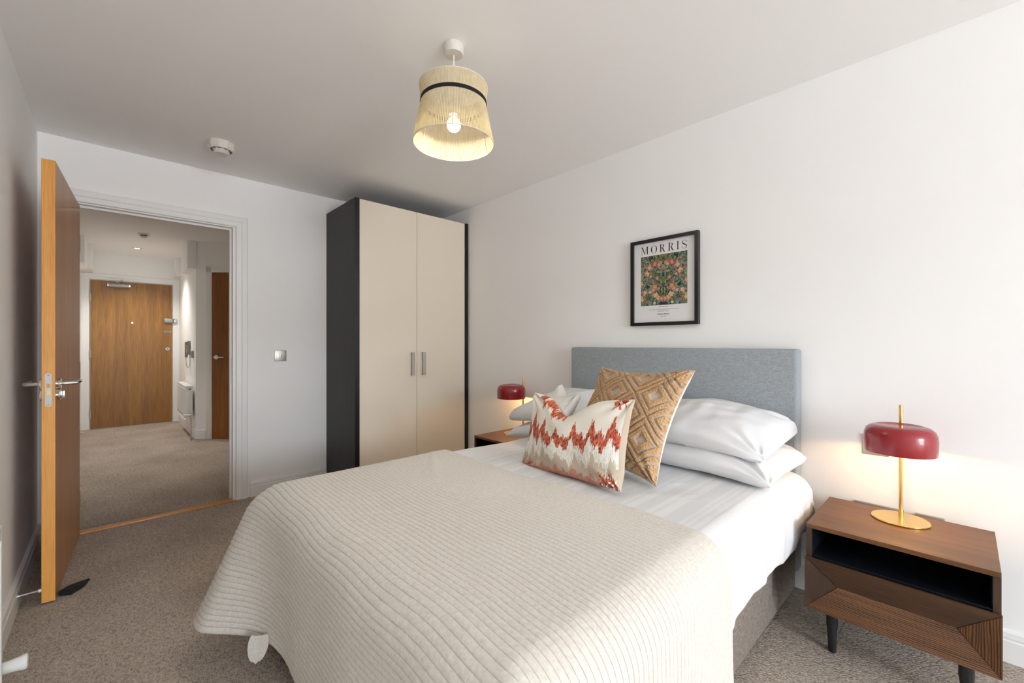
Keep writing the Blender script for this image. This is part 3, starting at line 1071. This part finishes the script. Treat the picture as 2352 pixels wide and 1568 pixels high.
# soft puff folds near the left side of the duvet
wr_ += .007 * vnoise(XX * 1.8 + YY, YY * .6, ZZ * 0, 12, 9, 2) * sstep(2.25 - XX, 0, .35)
bul = .022 * np.exp(-((YY - 2.44) / .16) ** 2) * sstep(da, .0, .08) * (1 - sstep(da, .18, .26))
PD = PD + N * (wr_)[..., None]
PD[..., 0] += bul
s_ = (X - 1.9) / .115
fr = s_ - np.floor(s_)
stripe = np.where((fr > .08) & (fr < .52), 1.0, 0.0)
stripe = np.where((fr > .60) & (fr < .90), np.where(((fr - .60) * 100).astype(int) % 6 < 3, .8, .0), stripe)
stripe = stripe * (X < xi1 + .02) * (X > 2.1)
duvet = grid_mesh('duvet', PD, M['duvet'], scal={'stripe': stripe})
md = duvet.modifiers.new('thick', 'SOLIDIFY'); md.thickness = .012; md.offset = -1
tag(duvet, 'white satin-striped duvet spread over the bed', 'duvet')

# --- quilted throw
R = .10
TX0, TX1, TY0 = 1.800, 3.280, .742
xi0, xi1, yi0 = TX0 + R, TX1 - R, TY0 + R
qarc = R * PI / 2
tx = np.concatenate([np.linspace(xi0 - .34, xi0, 60)[:-1], np.linspace(xi0, xi1, 150), np.linspace(xi1, xi1 + .58, 60)[1:]])
LEN = (1.578 - yi0) + qarc + .388
NRIDGE = int(round(LEN / .0178))
RID = LEN / NRIDGE
ty = np.linspace(0, LEN, NRIDGE * 8 + 1)
X, T = np.meshgrid(tx, ty, indexing='ij')
Yc = 1.578 - T + .004 * np.sin(X * 7) + .003 * np.sin(X * 17 + 1)
b_ = np.maximum(yi0 - Yc, 0)
a_r = np.maximum(X - xi1, 0)
a_l = np.maximum(xi0 - X, 0)
hb, db = prof_h(b_, R, .0)
har, dar = prof_h(a_r, R, .015)
hal, dal = prof_h(a_l, R, .06)
topz = .610 + .004 * (1 - ((X - 2.53) / .75) ** 4).clip(-1, 1) - .012 * np.exp(-((Yc - 1.55) / .03) ** 2) * 0
drop = (db ** 4 + dar ** 4 + dal ** 4 + 1e-12) ** .25
ZZ = np.maximum(topz - drop, .025)
dbn = (db / .5).clip(0, 1.2)
flare = (.20 * np.exp(-((X - 1.80) / .16) ** 2) * (X > 1.80) + .20 * (X <= 1.80)) * dbn ** 1.15
flare += .012 * np.sin((X - 2.05) * 7) ** 2 * dbn * sstep(X, 2.15, 2.5)
kback = sstep(a_l, .13, .26)
YY = np.maximum(Yc, yi0) - hb - flare * (1 - kback) + .05 * kback * dbn
XX = np.clip(X, xi0, xi1) + har - np.minimum(hal, .12 + .25 * (1 - dbn.clip(0, 1)) * 0 + hal * 0 + .03) * 1.0
XX = XX - .055 * dbn * sstep(a_l, .05, .14) * (1 - kback) + .10 * kback * dbn
PT = np.stack([XX, YY, ZZ], -1)
N = grid_normals(PT)
if N[100, 50, 2] < 0:
    N = -N
ph = T / RID
puff = np.abs(np.sin(PI * ph)) ** .7
amp = .0030 * (0.45 + .55 * sstep(T, .05, .75))
pk = 1 + .18 * vnoise(X * 3.2, T * 6, X * 0, 40, 6, 2)
disp = amp * puff * pk
wav = .003 * vnoise(XX, YY, ZZ, 7, 12, 1) + .006 * vnoise(XX * 1.2, YY * .5, ZZ * .4, 7, 20, 1) * dbn
# diagonal soft wrinkle near the back left edge
wav += .005 * np.exp(-(((XX - 2.02) * .55 + (YY - 1.42) * .9) / .018) ** 2) * np.exp(-((XX - 2.05) / .20) ** 2)
PT = PT + N * (disp + wav)[..., None]
PT[..., 2] = np.maximum(PT[..., 2], .012)
throw = grid_mesh('throw_blanket', PT, M['throw'])
md = throw.modifiers.new('thick', 'SOLIDIFY'); md.thickness = .007; md.offset = -1
tag(throw, 'beige channel-quilted throw draped over the foot of the bed', 'blanket')
# folded under corner of the throw showing below the hem
fcx = np.linspace(-1, 1, 25)
fcy = np.linspace(0, 1, 25)
U, V = np.meshgrid(fcx, fcy, indexing='ij')
halfw = .033 * np.sin(PI * np.clip(.12 + .88 * V, 0, 1) ** .8).clip(0) ** .38
FX = 2.062 + U * halfw * .55
FY = .692 - .012 * V + U * halfw * .83
FZ = .160 - .092 * V + .004 * U ** 2
PF = np.stack([FX, FY, FZ], -1)
fl = grid_mesh('folded_corner', PF, M['throw'], throw)
md = fl.modifiers.new('thick', 'SOLIDIFY'); md.thickness = .006

# ------------------------------------------------------------------ pillows and cushions
def pillow_arrays(w, h, t, n=60, m=60, k=.07, ex=.5, seed=1, wrinkle=.005, blunt=0.0):
    s = np.linspace(-1, 1, n)
    r = np.linspace(-1, 1, m)
    u = np.sin(s * PI / 2)
    v = np.sin(r * PI / 2)
    U, V = np.meshgrid(u, v, indexing='ij')
    X = w / 2 * U * (1 - k * (1 - V ** 2) * np.abs(U))
    Y = h / 2 * V * (1 - k * (1 - U ** 2) * np.abs(V))
    cn = (U ** 2 * V ** 2) ** 3
    X = X * (1 - .035 * blunt * cn)
    Y = Y * (1 - .16 * blunt * cn)
    T = t / 2 * ((1 - U ** 2) * (1 - V ** 2)).clip(0) ** ex
    edge = 1 - np.maximum(np.abs(U), np.abs(V))
    wr = wrinkle * vnoise(X, Y, X * 0, 26, seed, 2) * (T / (t / 2))
    # creases running out of the corners
    for cx_, cy_ in ((-1, -1), (-1, 1), (1, -1), (1, 1)):
        dxx, dyy = U - cx_, V - cy_
        rr = np.hypot(dxx, dyy)
        th = np.arctan2(dyy, dxx)
        wr += wrinkle * 1.2 * np.sin(th * 11 + seed + cx_) * np.exp(-(rr / .45) ** 2) * sstep(rr, .02, .2)
    return U, V, X, Y, T, wr

def pillow_obj(name, w, h, t, mat, label, cat, group, loc, rot, n=60, m=60, k=.07, ex=.5, seed=1, wrinkle=.005,
               front=None, colour=None, back_mat=None, bend=None, backcol=None, shape=None, blunt=0.0):
    """front faces local +z"""
    U, V, X, Y, T, wr = pillow_arrays(w, h, t, n, m, k, ex, seed, wrinkle, blunt)
    if shape is not None:
        X, Y, T = shape(U, V, X, Y, T)
    zf = T + wr
    zb = -T + wr * .6
    if front is not None:
        zf = zf + front(U, V)
    bz = bend(U, V) if bend is not None else 0
    F = np.stack([X, Y, zf + bz], -1)
    Bk = np.stack([X, Y, zb + bz], -1)
    me = bpy.data.meshes.new(name)
    n_, m_ = X.shape
    idx = np.arange(n_ * m_).reshape(n_, m_)
    bidx = idx + n_ * m_
    # weld border: the back uses the front's border vertices
    border = np.zeros((n_, m_), bool)
    border[0] = border[-1] = True
    border[:, 0] = border[:, -1] = True
    bidx = np.where(border, idx, bidx)
    qf = np.stack([idx[:-1, :-1], idx[1:, :-1], idx[1:, 1:], idx[:-1, 1:]], -1).reshape(-1, 4)
    qb = np.stack([bidx[:-1, :-1], bidx[:-1, 1:], bidx[1:, 1:], bidx[1:, :-1]], -1).reshape(-1, 4)
    verts = np.vstack([F.reshape(-1, 3), Bk.reshape(-1, 3)])
    me.from_pydata(verts.tolist(), [], np.vstack([qf, qb]).tolist())
    if colour is not None:
        a = me.color_attributes.new('col', 'FLOAT_COLOR', 'POINT')
        c = np.ones((len(verts), 4), np.float32)
        c[:n_ * m_, :3] = colour(U, V).reshape(-1, 3)
        c[n_ * m_:, :3] = backcol if backcol is not None else c[:n_ * m_, :3]
        a.data.foreach_set('color', c.ravel())
    # drop the unused back border vertices
    bm = bmesh.new()
    bm.from_mesh(me)
    bmesh.ops.delete(bm, geom=[v for v in bm.verts if not v.link_faces], context='VERTS')
    bm.to_mesh(me)
    bm.free()
    o = link(name, me, mat, None, True, 180)
    o.location = loc
    o.rotation_euler = rot
    tag(o, label, cat, group)
    return o

G = 'white bed pillows at the headboard'
sag = lambda a: (lambda U, V: -a * U ** 2 * np.abs(U))
pillow_obj('pillow', .76, .50, .145, M['pillow'], 'lower white pillow of the stack beside the right nightstand', 'pillow', G,
           (2.862, 2.385, .668), (math.radians(3), 0, math.radians(-2)), seed=3, bend=sag(.03), wrinkle=.010, ex=.38, k=.05, blunt=.4, n=110, m=80)
pillow_obj('pillow', .75, .50, .165, M['pillow'], 'upper white pillow of the stack beside the right nightstand', 'pillow', G,
           (2.838, 2.405, .790), (math.radians(9), 0, math.radians(-3)), seed=8, bend=sag(.045), wrinkle=.010, ex=.36, k=.04, blunt=1.2, n=110, m=80)
pillow_obj('pillow', .74, .48, .145, M['pillow'], 'lower white pillow of the stack behind the small white cushion', 'pillow', G,
           (2.095, 2.385, .655), (math.radians(3), 0, math.radians(2)), seed=13, bend=sag(.06), wrinkle=.010, ex=.42, n=110, m=80)
pillow_obj('pillow', .76, .50, .170, M['pillow'], 'upper white pillow of the stack behind the small white cushion', 'pillow', G,
           (2.095, 2.395, .785), (math.radians(9), 0, math.radians(3)), seed=18, bend=sag(.06), wrinkle=.010, ex=.38, k=.05, blunt=.8, n=110, m=80)

# caramel tufted cushion
def tuft_field(U, V):
    p = (U / .41 + V / .40) * .5 + .20
    q = (U / .41 - V / .40) * .5 + .12
    fp, fq = p - np.floor(p), q - np.floor(q)
    d = np.maximum(np.abs(fp - .5), np.abs(fq - .5)) * 2
    ring = sstep(d, .28, .34) * (1 - sstep(d, .58, .63))
    bord = sstep(d, .70, .75) * (1 - sstep(d, .93, .97))
    return np.maximum(ring, bord)
def tuft_front(U, V):
    e = (1 - np.maximum(np.abs(U), np.abs(V)))
    return .013 * tuft_field(U, V) * sstep(e, 0, .03) + .0016 * vnoise(U * .25, V * .25, U * 0, 900, 4, 1) * tuft_field(U, V)
def tuft_col(U, V):
    f = tuft_field(U, V)[..., None]
    n = vnoise(U * .25, V * .25, U * 0, 1000, 8, 1)[..., None]
    pile = np.array([.52, .315, .150]) * (1 + .25 * n)
    base = np.array([.52, .43, .36])
    return np.clip(base * (1 - f) + pile * f, 0, 1)
def lean_matrix(rz, rx, ry=0):
    """cushion whose local y runs up its face and +z looks at the viewer (-Y when unrotated)"""
    m = Matrix.Rotation(math.radians(rz), 4, 'Z') @ Matrix.Rotation(math.radians(90 + rx), 4, 'X') @ Matrix.Rotation(math.radians(ry), 4, 'Z')
    return m.to_euler()
def place_cushion(o, base, rz, rx, h, ry=0):
    o.rotation_euler = lean_matrix(rz, rx, ry)
    o.location = Vector(base) + o.rotation_euler.to_matrix() @ Vector((0, h / 2, 0))
c1 = pillow_obj('cushion', .53, .53, .17, M['tuft'], 'large caramel cushion with tufted diamond pattern', 'cushion', 'loose cushions on the bed',
                (0, 0, 0), (0, 0, 0), n=300, m=300, k=.14, ex=.5, seed=4, wrinkle=.006, front=tuft_front, colour=tuft_col, backcol=(.75, .72, .66))
place_cushion(c1, (2.645, 1.910, .606), -8.9, -33, .52, 1.7)

# flame-stitch lumbar cushion
RJ = np.random.RandomState(21)
JA, JB, JC, JD = [np.abs(RJ.normal(size=140)) for _ in range(4)]
def tri(x):
    return np.abs((x - np.floor(x)) * 2 - 1)
def ikat_col(U, V):
    u = (U + 1) / 2
    v = (V + 1) / 2
    NC, NR = 170, 34
    rng = np.random.RandomState(12)
    stag = rng.uniform(0, 1, NC + 1)
    ci = np.floor(u * NC).astype(int).clip(0, NC)
    ri = np.floor(v * NR + stag[ci]).astype(int).clip(0, NR)
    cell = rng.uniform(size=(NC + 1, NR + 1))[ci, ri]
    cell2 = rng.uniform(size=(NC + 1, NR + 1))[ci, ri]
    jit = [rng.uniform(-1, 1, NC + 1) for _ in range(6)]
    vq = (np.floor(v * NR + stag[ci]) - stag[ci]) / NR     # rows snap to stitches
    def zig(x):
        """several superposed flame peaks, 0..1"""
        return .50 * tri(x * 6.3 + .15) ** 1.5 + .34 * tri(x * 12.7 + .4) ** 1.4 + .16 * tri(x * 2.1)
    cream = np.array([.70, .66, .58])
    white = np.array([.80, .785, .74])
    beige = np.array([.52, .43, .33])
    reds = np.array([[.40, .05, .025], [.56, .12, .04], [.62, .20, .07], [.46, .07, .05], [.14, .04, .05], [.52, .15, .10]])
    pick = reds[(cell * 6).astype(int).clip(0, 5)]
    out = np.where((cell2 > .5)[..., None], white, cream) * (.97 + .06 * cell[..., None])
    # smooth pale ground in the upper half
    out = np.where((vq > .60)[..., None], cream * 1.08 + .04 * (vnoise(u * 4, v, u * 0, 6, 3, 1)[..., None]), out)
    z = zig(u)
    lowz = .12 + .26 * zig(u + .13) + .035 * jit[0][ci]
    out = np.where((vq < lowz)[..., None], beige, out)
    up = .47 + .34 * z + .030 * jit[1][ci]
    dn = .31 + .27 * zig(u * .97 + .03) + .035 * jit[2][ci]
    out = np.where(((vq < up) & (vq > dn))[..., None], pick, out)
    pink = pick * .55 + np.array([.62, .42, .34]) * .45
    bot = .01 + .15 * zig(u + .31) + .02 * jit[3][ci]
    out = np.where((vq < bot)[..., None], pink, out)
    tb = .97 - .16 * zig(u * 1.1 + .2) - .03 * jit[4][ci]
    out = np.where(((vq > tb) & (vq < tb + .12) & (u > .14) & (u < .50))[..., None], pick, out)
    out = np.where(((vq > .90 + .06 * jit[5][ci]) & (u > .88) & (u < .965))[..., None], pick, out)
    out = np.where(((vq < .13 + .04 * jit[1][ci]) & (u > .84))[..., None], np.where((cell2 > .7)[..., None], white, pick), out)
    side = (u > .985) | (u < .012)
    return np.clip(np.where(side[..., None], beige, out), 0, 1)
def ikat_shape(U, V, X, Y, T):
    top = sstep(V, -.9, 1.0)
    dip = np.exp(-((U + .08) / .36) ** 2)
    Y = Y - .085 * dip * top
    # the lower right corner is curled up
    cr = sstep(U, .55, 1.0) * sstep(-V, .45, 1.0)
    Y = Y + .010 * cr
    T = T * (1 + .12 * dip)
    return X, Y, T
def ikat_bend(U, V):
    dip = np.exp(-((U + .08) / .36) ** 2)
    return .025 * sstep(V, -.2, 1) * dip + .02 * sstep(U, .6, 1.0) * sstep(-V, .5, 1.0)
c2 = pillow_obj('cushion', .58, .36, .14, M['ikat'], 'cream lumbar cushion with jagged red flame-stitch bands', 'cushion', 'loose cushions on the bed',
                (0, 0, 0), (0, 0, 0), n=260, m=170, k=.08, ex=.42, seed=31, wrinkle=.008, shape=ikat_shape, bend=ikat_bend, colour=ikat_col, backcol=(.56, .47, .36))
place_cushion(c2, (2.580, 1.722, .598), -4.6, -15, .35, 2.5)

# small white cushion with tufted ring
def ring_front(U, V):
    d = np.hypot(U, V)
    return .010 * np.exp(-((d - .42) / .07) ** 2) * (1 + .4 * vnoise(U, V, U * 0, 90, 5, 1))
def white_shape(U, V, X, Y, T):
    Y = Y - .022 * np.exp(-((U - .1) / .35) ** 2) * sstep(V, 0, 1)
    return X, Y, T
c3 = pillow_obj('cushion', .32, .32, .12, M['white_cush'], 'small white cushion with a raised ring behind the lumbar cushion', 'cushion', 'loose cushions on the bed',
                (0, 0, 0), (0, 0, 0), n=130, m=130, k=.17, ex=.55, seed=44, wrinkle=.012, front=ring_front, shape=white_shape,
                colour=lambda U, V: np.zeros(U.shape + (3,)) + np.array([.78, .77, .73]))
c3.rotation_euler = lean_matrix(-30, -30, -4)
c3.location = (2.226, 2.062, .788)

# ------------------------------------------------------------------ nightstands
def nightstand(label, x0, x1, y_back=0.0, group='matching nightstands'):
    yf, yb, zt_ = 2.262, 2.672, .480
    W = x1 - x0
    t = thing('nightstand', label, 'nightstand', (x0, y_back, 0), (0, 0, 0), group)
    b = B()
    b.box(0, W, yf, yb, zt_ - .016, zt_, .001, 1)
    b.done('top', M['walnut'], t, smooth=False)
    for a in (0, W - .017):
        B().box(a, a + .017, yf + .001, yb, .166, zt_ - .016).done('side_panel', M['walnut_v'], t, smooth=False)
    n = B()
    n.box(.017, .0185, yf + .010, yb - .012, .363, zt_ - .016)
    n.box(W - .0185, W - .017, yf + .010, yb - .012, .363, zt_ - .016)
    n.box(.017, W - .017, yf + .006, yb - .012, .355, .363)
    n.box(.017, W - .017, yb - .014, yb - .006, .166, zt_ - .016)
    n.box(.0185, W - .0185, yf + .010, yb - .014, zt_ - .0175, zt_ - .016)
    n.done('niche_lining', M['niche'], t, smooth=False)
    B().box(.017, W - .017, yf + .02, yb - .014, .166, .176).done('bottom_panel', M['walnut'], t, smooth=False)
    # drawer front: four facets sloping in to a short ridge
    dr = thing_part('drawer', t)
    ox0, ox1, oz0, oz1 = -.002, W + .002, .166, .358
    yo, yi = yf - .016, yf + .012
    zm = (oz0 + oz1) / 2 + .003
    xl, xr = .093, W - .093
    A = [(ox0, yo, oz1), (ox1, yo, oz1), (ox1, yo, oz0), (ox0, yo, oz0)]
    L, Rr = (xl, yi, zm), (xr, yi, zm)
    def facet(pts, mat, nm):
        f = B()
        g = .0012
        c = sum((Vector(p) for p in pts), Vector()) / len(pts)
        pts = [Vector(p) + (c - Vector(p)).normalized() * g for p in pts]
        f.prism(pts, (0, .010, 0))
        f.done(nm, mat, dr, smooth=False)
    facet([A[0], A[1], Rr, L], M['walnut_shaded'], 'facet')  # faces down, its shade is in the darker veneer tone
    facet([A[3], L, Rr, A[2]], M['ash_x'], 'facet')
    facet([A[0], L, A[3]], M['walnut_v'], 'facet')
    facet([A[1], A[2], Rr], M['ash_z'], 'facet')
    B().box(ox0 + .001, ox1 - .001, yf + .0245, yf + .030, oz0 + .001, oz1 - .001).done('backing_board', M['black_edge'], dr, smooth=False)
    for x in (.072, W - .072):
        for y in (yf + .05, yb - .05):
            l = B()
            l.lathe([(0, .166), (.0185, .166), (.0185, .098), (.0165, .094), (.0165, .088), (.0155, .084), (.0125, .004), (.011, 0), (0, 0)], (x, y, 0), 24)
            l.done('leg', M['black_metal'], t)
    return t
def thing_part(name, parent):
    """an assembled part: a small carcass mesh that carries its own pieces"""
    W_ = .45
    b = B().box(.03, .03 + W_ - .02, 2.285, 2.60, .182, .34)
    return b.done(name, M['walnut'], parent, smooth=False)
nightstand('dark wooden nightstand with open shelf and faceted drawer right of the bed', 3.317, 3.810)
nightstand('dark wooden nightstand half hidden between wardrobe and bed', 1.215, 1.708, .036)

# ------------------------------------------------------------------ table lamps
def table_lamp(label, base, rotz):
    """pole stands at local origin; the shade and the round base reach out along local +x"""
    t = thing('table_lamp', label, 'table lamp', base, (0, 0, rotz), 'matching red table lamps')
    B().lathe([(0, 0), (.086, 0), (.0875, .002), (.0875, .005), (.086, .007), (0, .0075)], (.062, 0, 0), 64).done('base', M['brass'], t)
    p = B()
    p.cyl((0, 0, .006), (0, 0, .442), .0065, seg=20)
    p.cyl((0, 0, .007), (0, 0, .020), .0085, seg=20)
    p.done('pole', M['brass'], t)
    z0 = .270
    s = B()
    s.lathe([(.1045, z0), (.1065, z0), (.1075, z0 + .004), (.1085, z0 + .055), (.107, z0 + .072), (.101, z0 + .088), (.090, z0 + .098), (.076, z0 + .103),
             (.070, z0 + .1035), (.066, z0 + .101), (0, z0 + .0995), (0, z0 + .096), (.065, z0 + .097), (.088, z0 + .094), (.099, z0 + .084), (.104, z0 + .068), (.105, z0 + .05)],
            (.090, 0, 0), 72, closed=False)
    s.done('lamp_shade', M['red'], t, angle=60)
    l = B()
    l.lathe([(.104, z0 + .001), (.1045, z0 + .05), (.103, z0 + .066), (.098, z0 + .082), (.087, z0 + .092), (.064, z0 + .095), (0, z0 + .0945)], (.090, 0, 0), 48)
    l.done('shade_lining', M['shade_in'], t)
    f = B()
    f.tube([(0, 0, z0 + .085), (.045, 0, z0 + .085), (.085, 0, z0 + .085)], .005, 8)
    f.cyl((.090, 0, z0 + .055), (.090, 0, z0 + .094), .014, seg=20)
    f.done('lamp_holder', M['brass'], t)
    B().sphere((.090, 0, z0 + .038), .020, seg=20).done('bulb', M['bulb_warm'], t)
    point_light('lamp_glow', t, (.090, 0, z0 + .030), LAMP_W, (1.0, .56, .20), .022)
    return t
table_lamp('red domed table lamp with brass stem on the right nightstand', (3.559, 2.622, .480), math.radians(-88))
table_lamp('red domed table lamp with brass stem on the nightstand by the wardrobe', (1.420, 2.610, .480), math.radians(-133))

# ------------------------------------------------------------------ sockets on the bed wall
wall_plate('light_switch', 'brushed steel wall switch plate behind the right red lamp', 'light switch', (3.470, ROOM_W, .730), 0, .088, .088, M['steel'], None, 1, M['plastic'])
wall_plate('wall_socket', 'steel double socket peeking over the right nightstand, left of the lamp', 'wall socket', (3.470, ROOM_W, .432), 0, .146, .086, M['steel'], None, 2, M['plastic'])
wall_plate('wall_socket', 'steel single socket peeking over the right nightstand, right of the lamp', 'wall socket', (3.637, ROOM_W, .432), 0, .086, .086, M['steel'], None, 1, M['plastic'])

# ------------------------------------------------------------------ framed poster
PX0, PX1, PZ0, PZ1 = 2.292, 2.716, 1.277, 1.802
PW, PH = PX1 - PX0, PZ1 - PZ0
pic = thing('framed_poster', 'black framed floral art poster hanging above the headboard', 'picture', (PX0, ROOM_W, PZ0))
fr_ = B()
FW = .020
for a in ((0, FW, 0, PH), (PW - FW, PW, 0, PH), (FW, PW - FW, 0, FW), (FW, PW - FW, PH - FW, PH)):
    fr_.box(a[0], a[1], -.030, -.002, a[2], a[3])
fr_.done('frame', M['frame'], pic, smooth=False)
B().box(FW - .003, PW - FW + .003, -.016, -.004, FW - .003, PH - FW + .003).done('paper', M['paper'], pic, smooth=False)
YP = -.0165
# printed panel: generic mirrored flowers and leaves
NW, NH = 190, 200
ax0, ax1, az0, az1 = .066, PW - .066, .122, .424
def paint_art():
    rng = np.random.RandomState(77)
    img = np.zeros((NW, NH, 3)) + np.array([.028, .034, .026])
    gx_, gz_ = np.meshgrid(np.linspace(-1, 1, NW), np.linspace(0, 1, NH) * 2.05, indexing='ij')
    xa = np.abs(gx_)
    leafc = np.array([[.16, .19, .07], [.10, .15, .08], [.22, .25, .10], [.16, .24, .24], [.28, .34, .32], [.07, .11, .06], [.30, .33, .17], [.20, .27, .29]])
    for k in range(430):
        cx_, cz = rng.uniform(0, 1.02), rng.uniform(0, 2.05)
        a = rng.uniform(0, PI)
        L, Wd = rng.uniform(.07, .16), rng.uniform(.016, .038)
        ddx, ddz = xa - cx_, gz_ - cz
        p = ddx * math.cos(a) + ddz * math.sin(a)
        q = -ddx * math.sin(a) + ddz * math.cos(a) - .8 * p * p
        msk = (np.abs(p) < L) & (np.abs(q) < Wd * (1 - (p / L) ** 2))
        img[msk] = leafc[rng.randint(len(leafc))] * rng.uniform(.8, 1.2)
        img[msk & (np.abs(q) < .005)] *= .55
    fc = np.array([[.62, .30, .20], [.66, .42, .24], [.60, .36, .28], [.55, .52, .34], [.64, .22, .14]])
    for k in range(22):
        cx_, cz = rng.uniform(.02, .98), rng.uniform(.05, 2.0)
        rr = rng.uniform(.065, .125)
        ddx, ddz = xa - cx_, gz_ - cz
        r = np.hypot(ddx, ddz)
        th = np.arctan2(ddz, ddx)
        lim = rr * (.72 + .28 * np.abs(np.cos(th * 2.5 + k)))
        c = fc[rng.randint(len(fc))]
        img[r < lim + .012] = (.03, .03, .02)
        img[r < lim] = c
        img[(r < lim) & (np.abs(np.cos(th * 2.5 + k)) < .25)] = c * .6
        img[r < rr * .28] = (.60, .46, .14)
    for k in range(26):
        cx_, cz = rng.uniform(0, 1), rng.uniform(1.2, 2.0) if k < 16 else rng.uniform(0, 1.2)
        r = np.hypot(xa - cx_, (gz_ - cz) * .85)
        img[r < .036] = (.46, .07, .05)
        img[r < .012] = (.62, .25, .2)
    return np.clip(img, 0, 1)
gx2, gz2 = np.meshgrid(np.linspace(ax0, ax1, NW), np.linspace(az0, az1, NH), indexing='ij')
art = grid_mesh('printed_panel', np.stack([gx2, gx2 * 0 + YP, gz2], -1), M['art'], pic, col=paint_art())
# headline letters: high-contrast serif capitals built from strokes (unit height 1)
def serif(L, x, y, w, t=.035):
    L.append([(x - w / 2, y - t / 2), (x + w / 2, y - t / 2), (x + w / 2, y + t / 2), (x - w / 2, y + t / 2)])
def stem(L, x, w, y0=0, y1=1):
    L.append([(x - w / 2, y0), (x + w / 2, y0), (x + w / 2, y1), (x - w / 2, y1)])
def ringpart(L, cx_, cy_, rx, ry, thick, thin, a0, a1, n=28):
    for k in range(n):
        a, b2 = a0 + (a1 - a0) * k / n, a0 + (a1 - a0) * (k + 1) / n
        q = []
        for t in (a, b2):
            w = thin + (thick - thin) * abs(math.cos(t)) ** 1.5
            q.append(((cx_ + rx * math.cos(t), cy_ + ry * math.sin(t)), (cx_ + (rx - w) * math.cos(t), cy_ + (ry - max(thin, w * .35)) * math.sin(t))))
        L.append([q[0][0], q[1][0], q[1][1], q[0][1]])
def glyph(ch):
    L = []
    T_, t_ = .13, .03
    if ch == 'M':
        stem(L, .10, t_); stem(L, .88, T_)
        L.append([(.07, 1), (.22, 1), (.55, .03), (.46, .03)])
        L.append([(.46, .03), (.50, .03), (.86, 1), (.82, 1)])
        serif(L, .10, .015, .24); serif(L, .88, .015, .30); serif(L, .08, .985, .24); serif(L, .92, .985, .24)
        return L, 1.05
    if ch == 'O':
        ringpart(L, .42, .5, .42, .52, .15, .03, 0, 2 * PI, 56)
        return L, .84
    if ch == 'R':
        stem(L, .18, T_)
        serif(L, .18, .015, .34); serif(L, .10, .985, .2)
        ringpart(L, .34, .755, .30, .245, .13, .03, -PI / 2, PI / 2, 24)
        L.append([(.2, .97), (.36, .97), (.36, 1), (.2, 1)])
        L.append([(.2, .51), (.36, .51), (.36, .54), (.2, .54)])
        L.append([(.34, .53), (.48, .53), (.66, .10), (.54, .06)])
        L.append([(.54, .06), (.66, .10), (.80, .03), (.80, 0), (.62, -.01)])
        return L, .80
    if ch == 'I':
        stem(L, .16, T_)
        serif(L, .16, .015, .34); serif(L, .16, .985, .34)
        return L, .32
    # S: variable width spine
    pts = [(.60, .80), (.52, .94), (.34, 1.0), (.16, .93), (.08, .76), (.16, .62), (.34, .51), (.52, .39), (.60, .23), (.52, .07), (.32, -.01), (.12, .06), (.04, .24)]
    ws = [.03, .03, .035, .05, .09, .12, .14, .12, .09, .05, .035, .03, .03]
    sp_ = []
    for i in range(len(pts) - 1):
        p0 = pts[max(i - 1, 0)]; p1 = pts[i]; p2 = pts[i + 1]; p3 = pts[min(i + 2, len(pts) - 1)]
        for k in range(5):
            t = k / 5
            sp_.append([.5 * ((2 * p1[c]) + (-p0[c] + p2[c]) * t + (2 * p0[c] - 5 * p1[c] + 4 * p2[c] - p3[c]) * t * t + (-p0[c] + 3 * p1[c] - 3 * p2[c] + p3[c]) * t ** 3) for c in (0, 1)] + [ws[i] * (1 - t) + ws[i + 1] * t])
    sp_.append([*pts[-1], ws[-1]])
    for i in range(len(sp_) - 1):
        (x0, y0, w0_), (x1, y1, w1_) = sp_[i], sp_[i + 1]
        dx_, dy_ = x1 - x0, y1 - y0
        l_ = math.hypot(dx_, dy_) or 1
        nx, ny = -dy_ / l_, dx_ / l_
        L.append([(x0 - nx * w0_ / 2, y0 - ny * w0_ / 2), (x1 - nx * w1_ / 2, y1 - ny * w1_ / 2), (x1 + nx * w1_ / 2, y1 + ny * w1_ / 2), (x0 + nx * w0_ / 2, y0 + ny * w0_ / 2)])
    serif(L, .60, .83, .03, .22); serif(L, .05, .20, .03, .22)
    return L, .66
lt_ = B()
LH = .047
word = 'MORRIS'
adv = [glyph(c)[1] for c in word]
tw = .288
gap = (tw / LH - sum(adv)) / 5
cxp = (PW - tw) / 2
zb_ = .438
layer = 0
for c, a in zip(word, adv):
    for poly in glyph(c)[0]:
        layer += 1
        lt_.poly([(cxp + x * LH, YP - .0002 - (layer % 7) * .00004, zb_ + y * LH) for x, y in poly])
    cxp += (a + gap) * LH
lt_.done('headline_lettering', M['ink'], pic, smooth=False)
def small_text(s, size, z, mat):
    c = bpy.data.curves.new('caption_lettering', 'FONT')
    c.body = s
    c.size = size
    c.align_x = 'CENTER'
    c.extrude = .0001
    tmp = bpy.data.objects.new('caption_lettering', c)
    me = bpy.data.meshes.new_from_object(tmp)
    bpy.data.objects.remove(tmp)
    bpy.data.curves.remove(c)
    o = link('caption_lettering', me, mat, pic, False)
    o.location = (PW / 2, YP - .0003, z)
    o.rotation_euler = (PI / 2, 0, 0)
small_text('Strawberry Thief', .0085, .109, M['grey_ink'])
small_text('\u201cHave nothing in your houses that you do not know to be useful,', .0070, .094, M['grey_ink'])
small_text('or believe to be beautiful.\u201d', .0070, .083, M['grey_ink'])
small_text('William Morris', .0125, .064, M['ink'])
small_text('1834\u20131896', .0075, .052, M['grey_ink'])
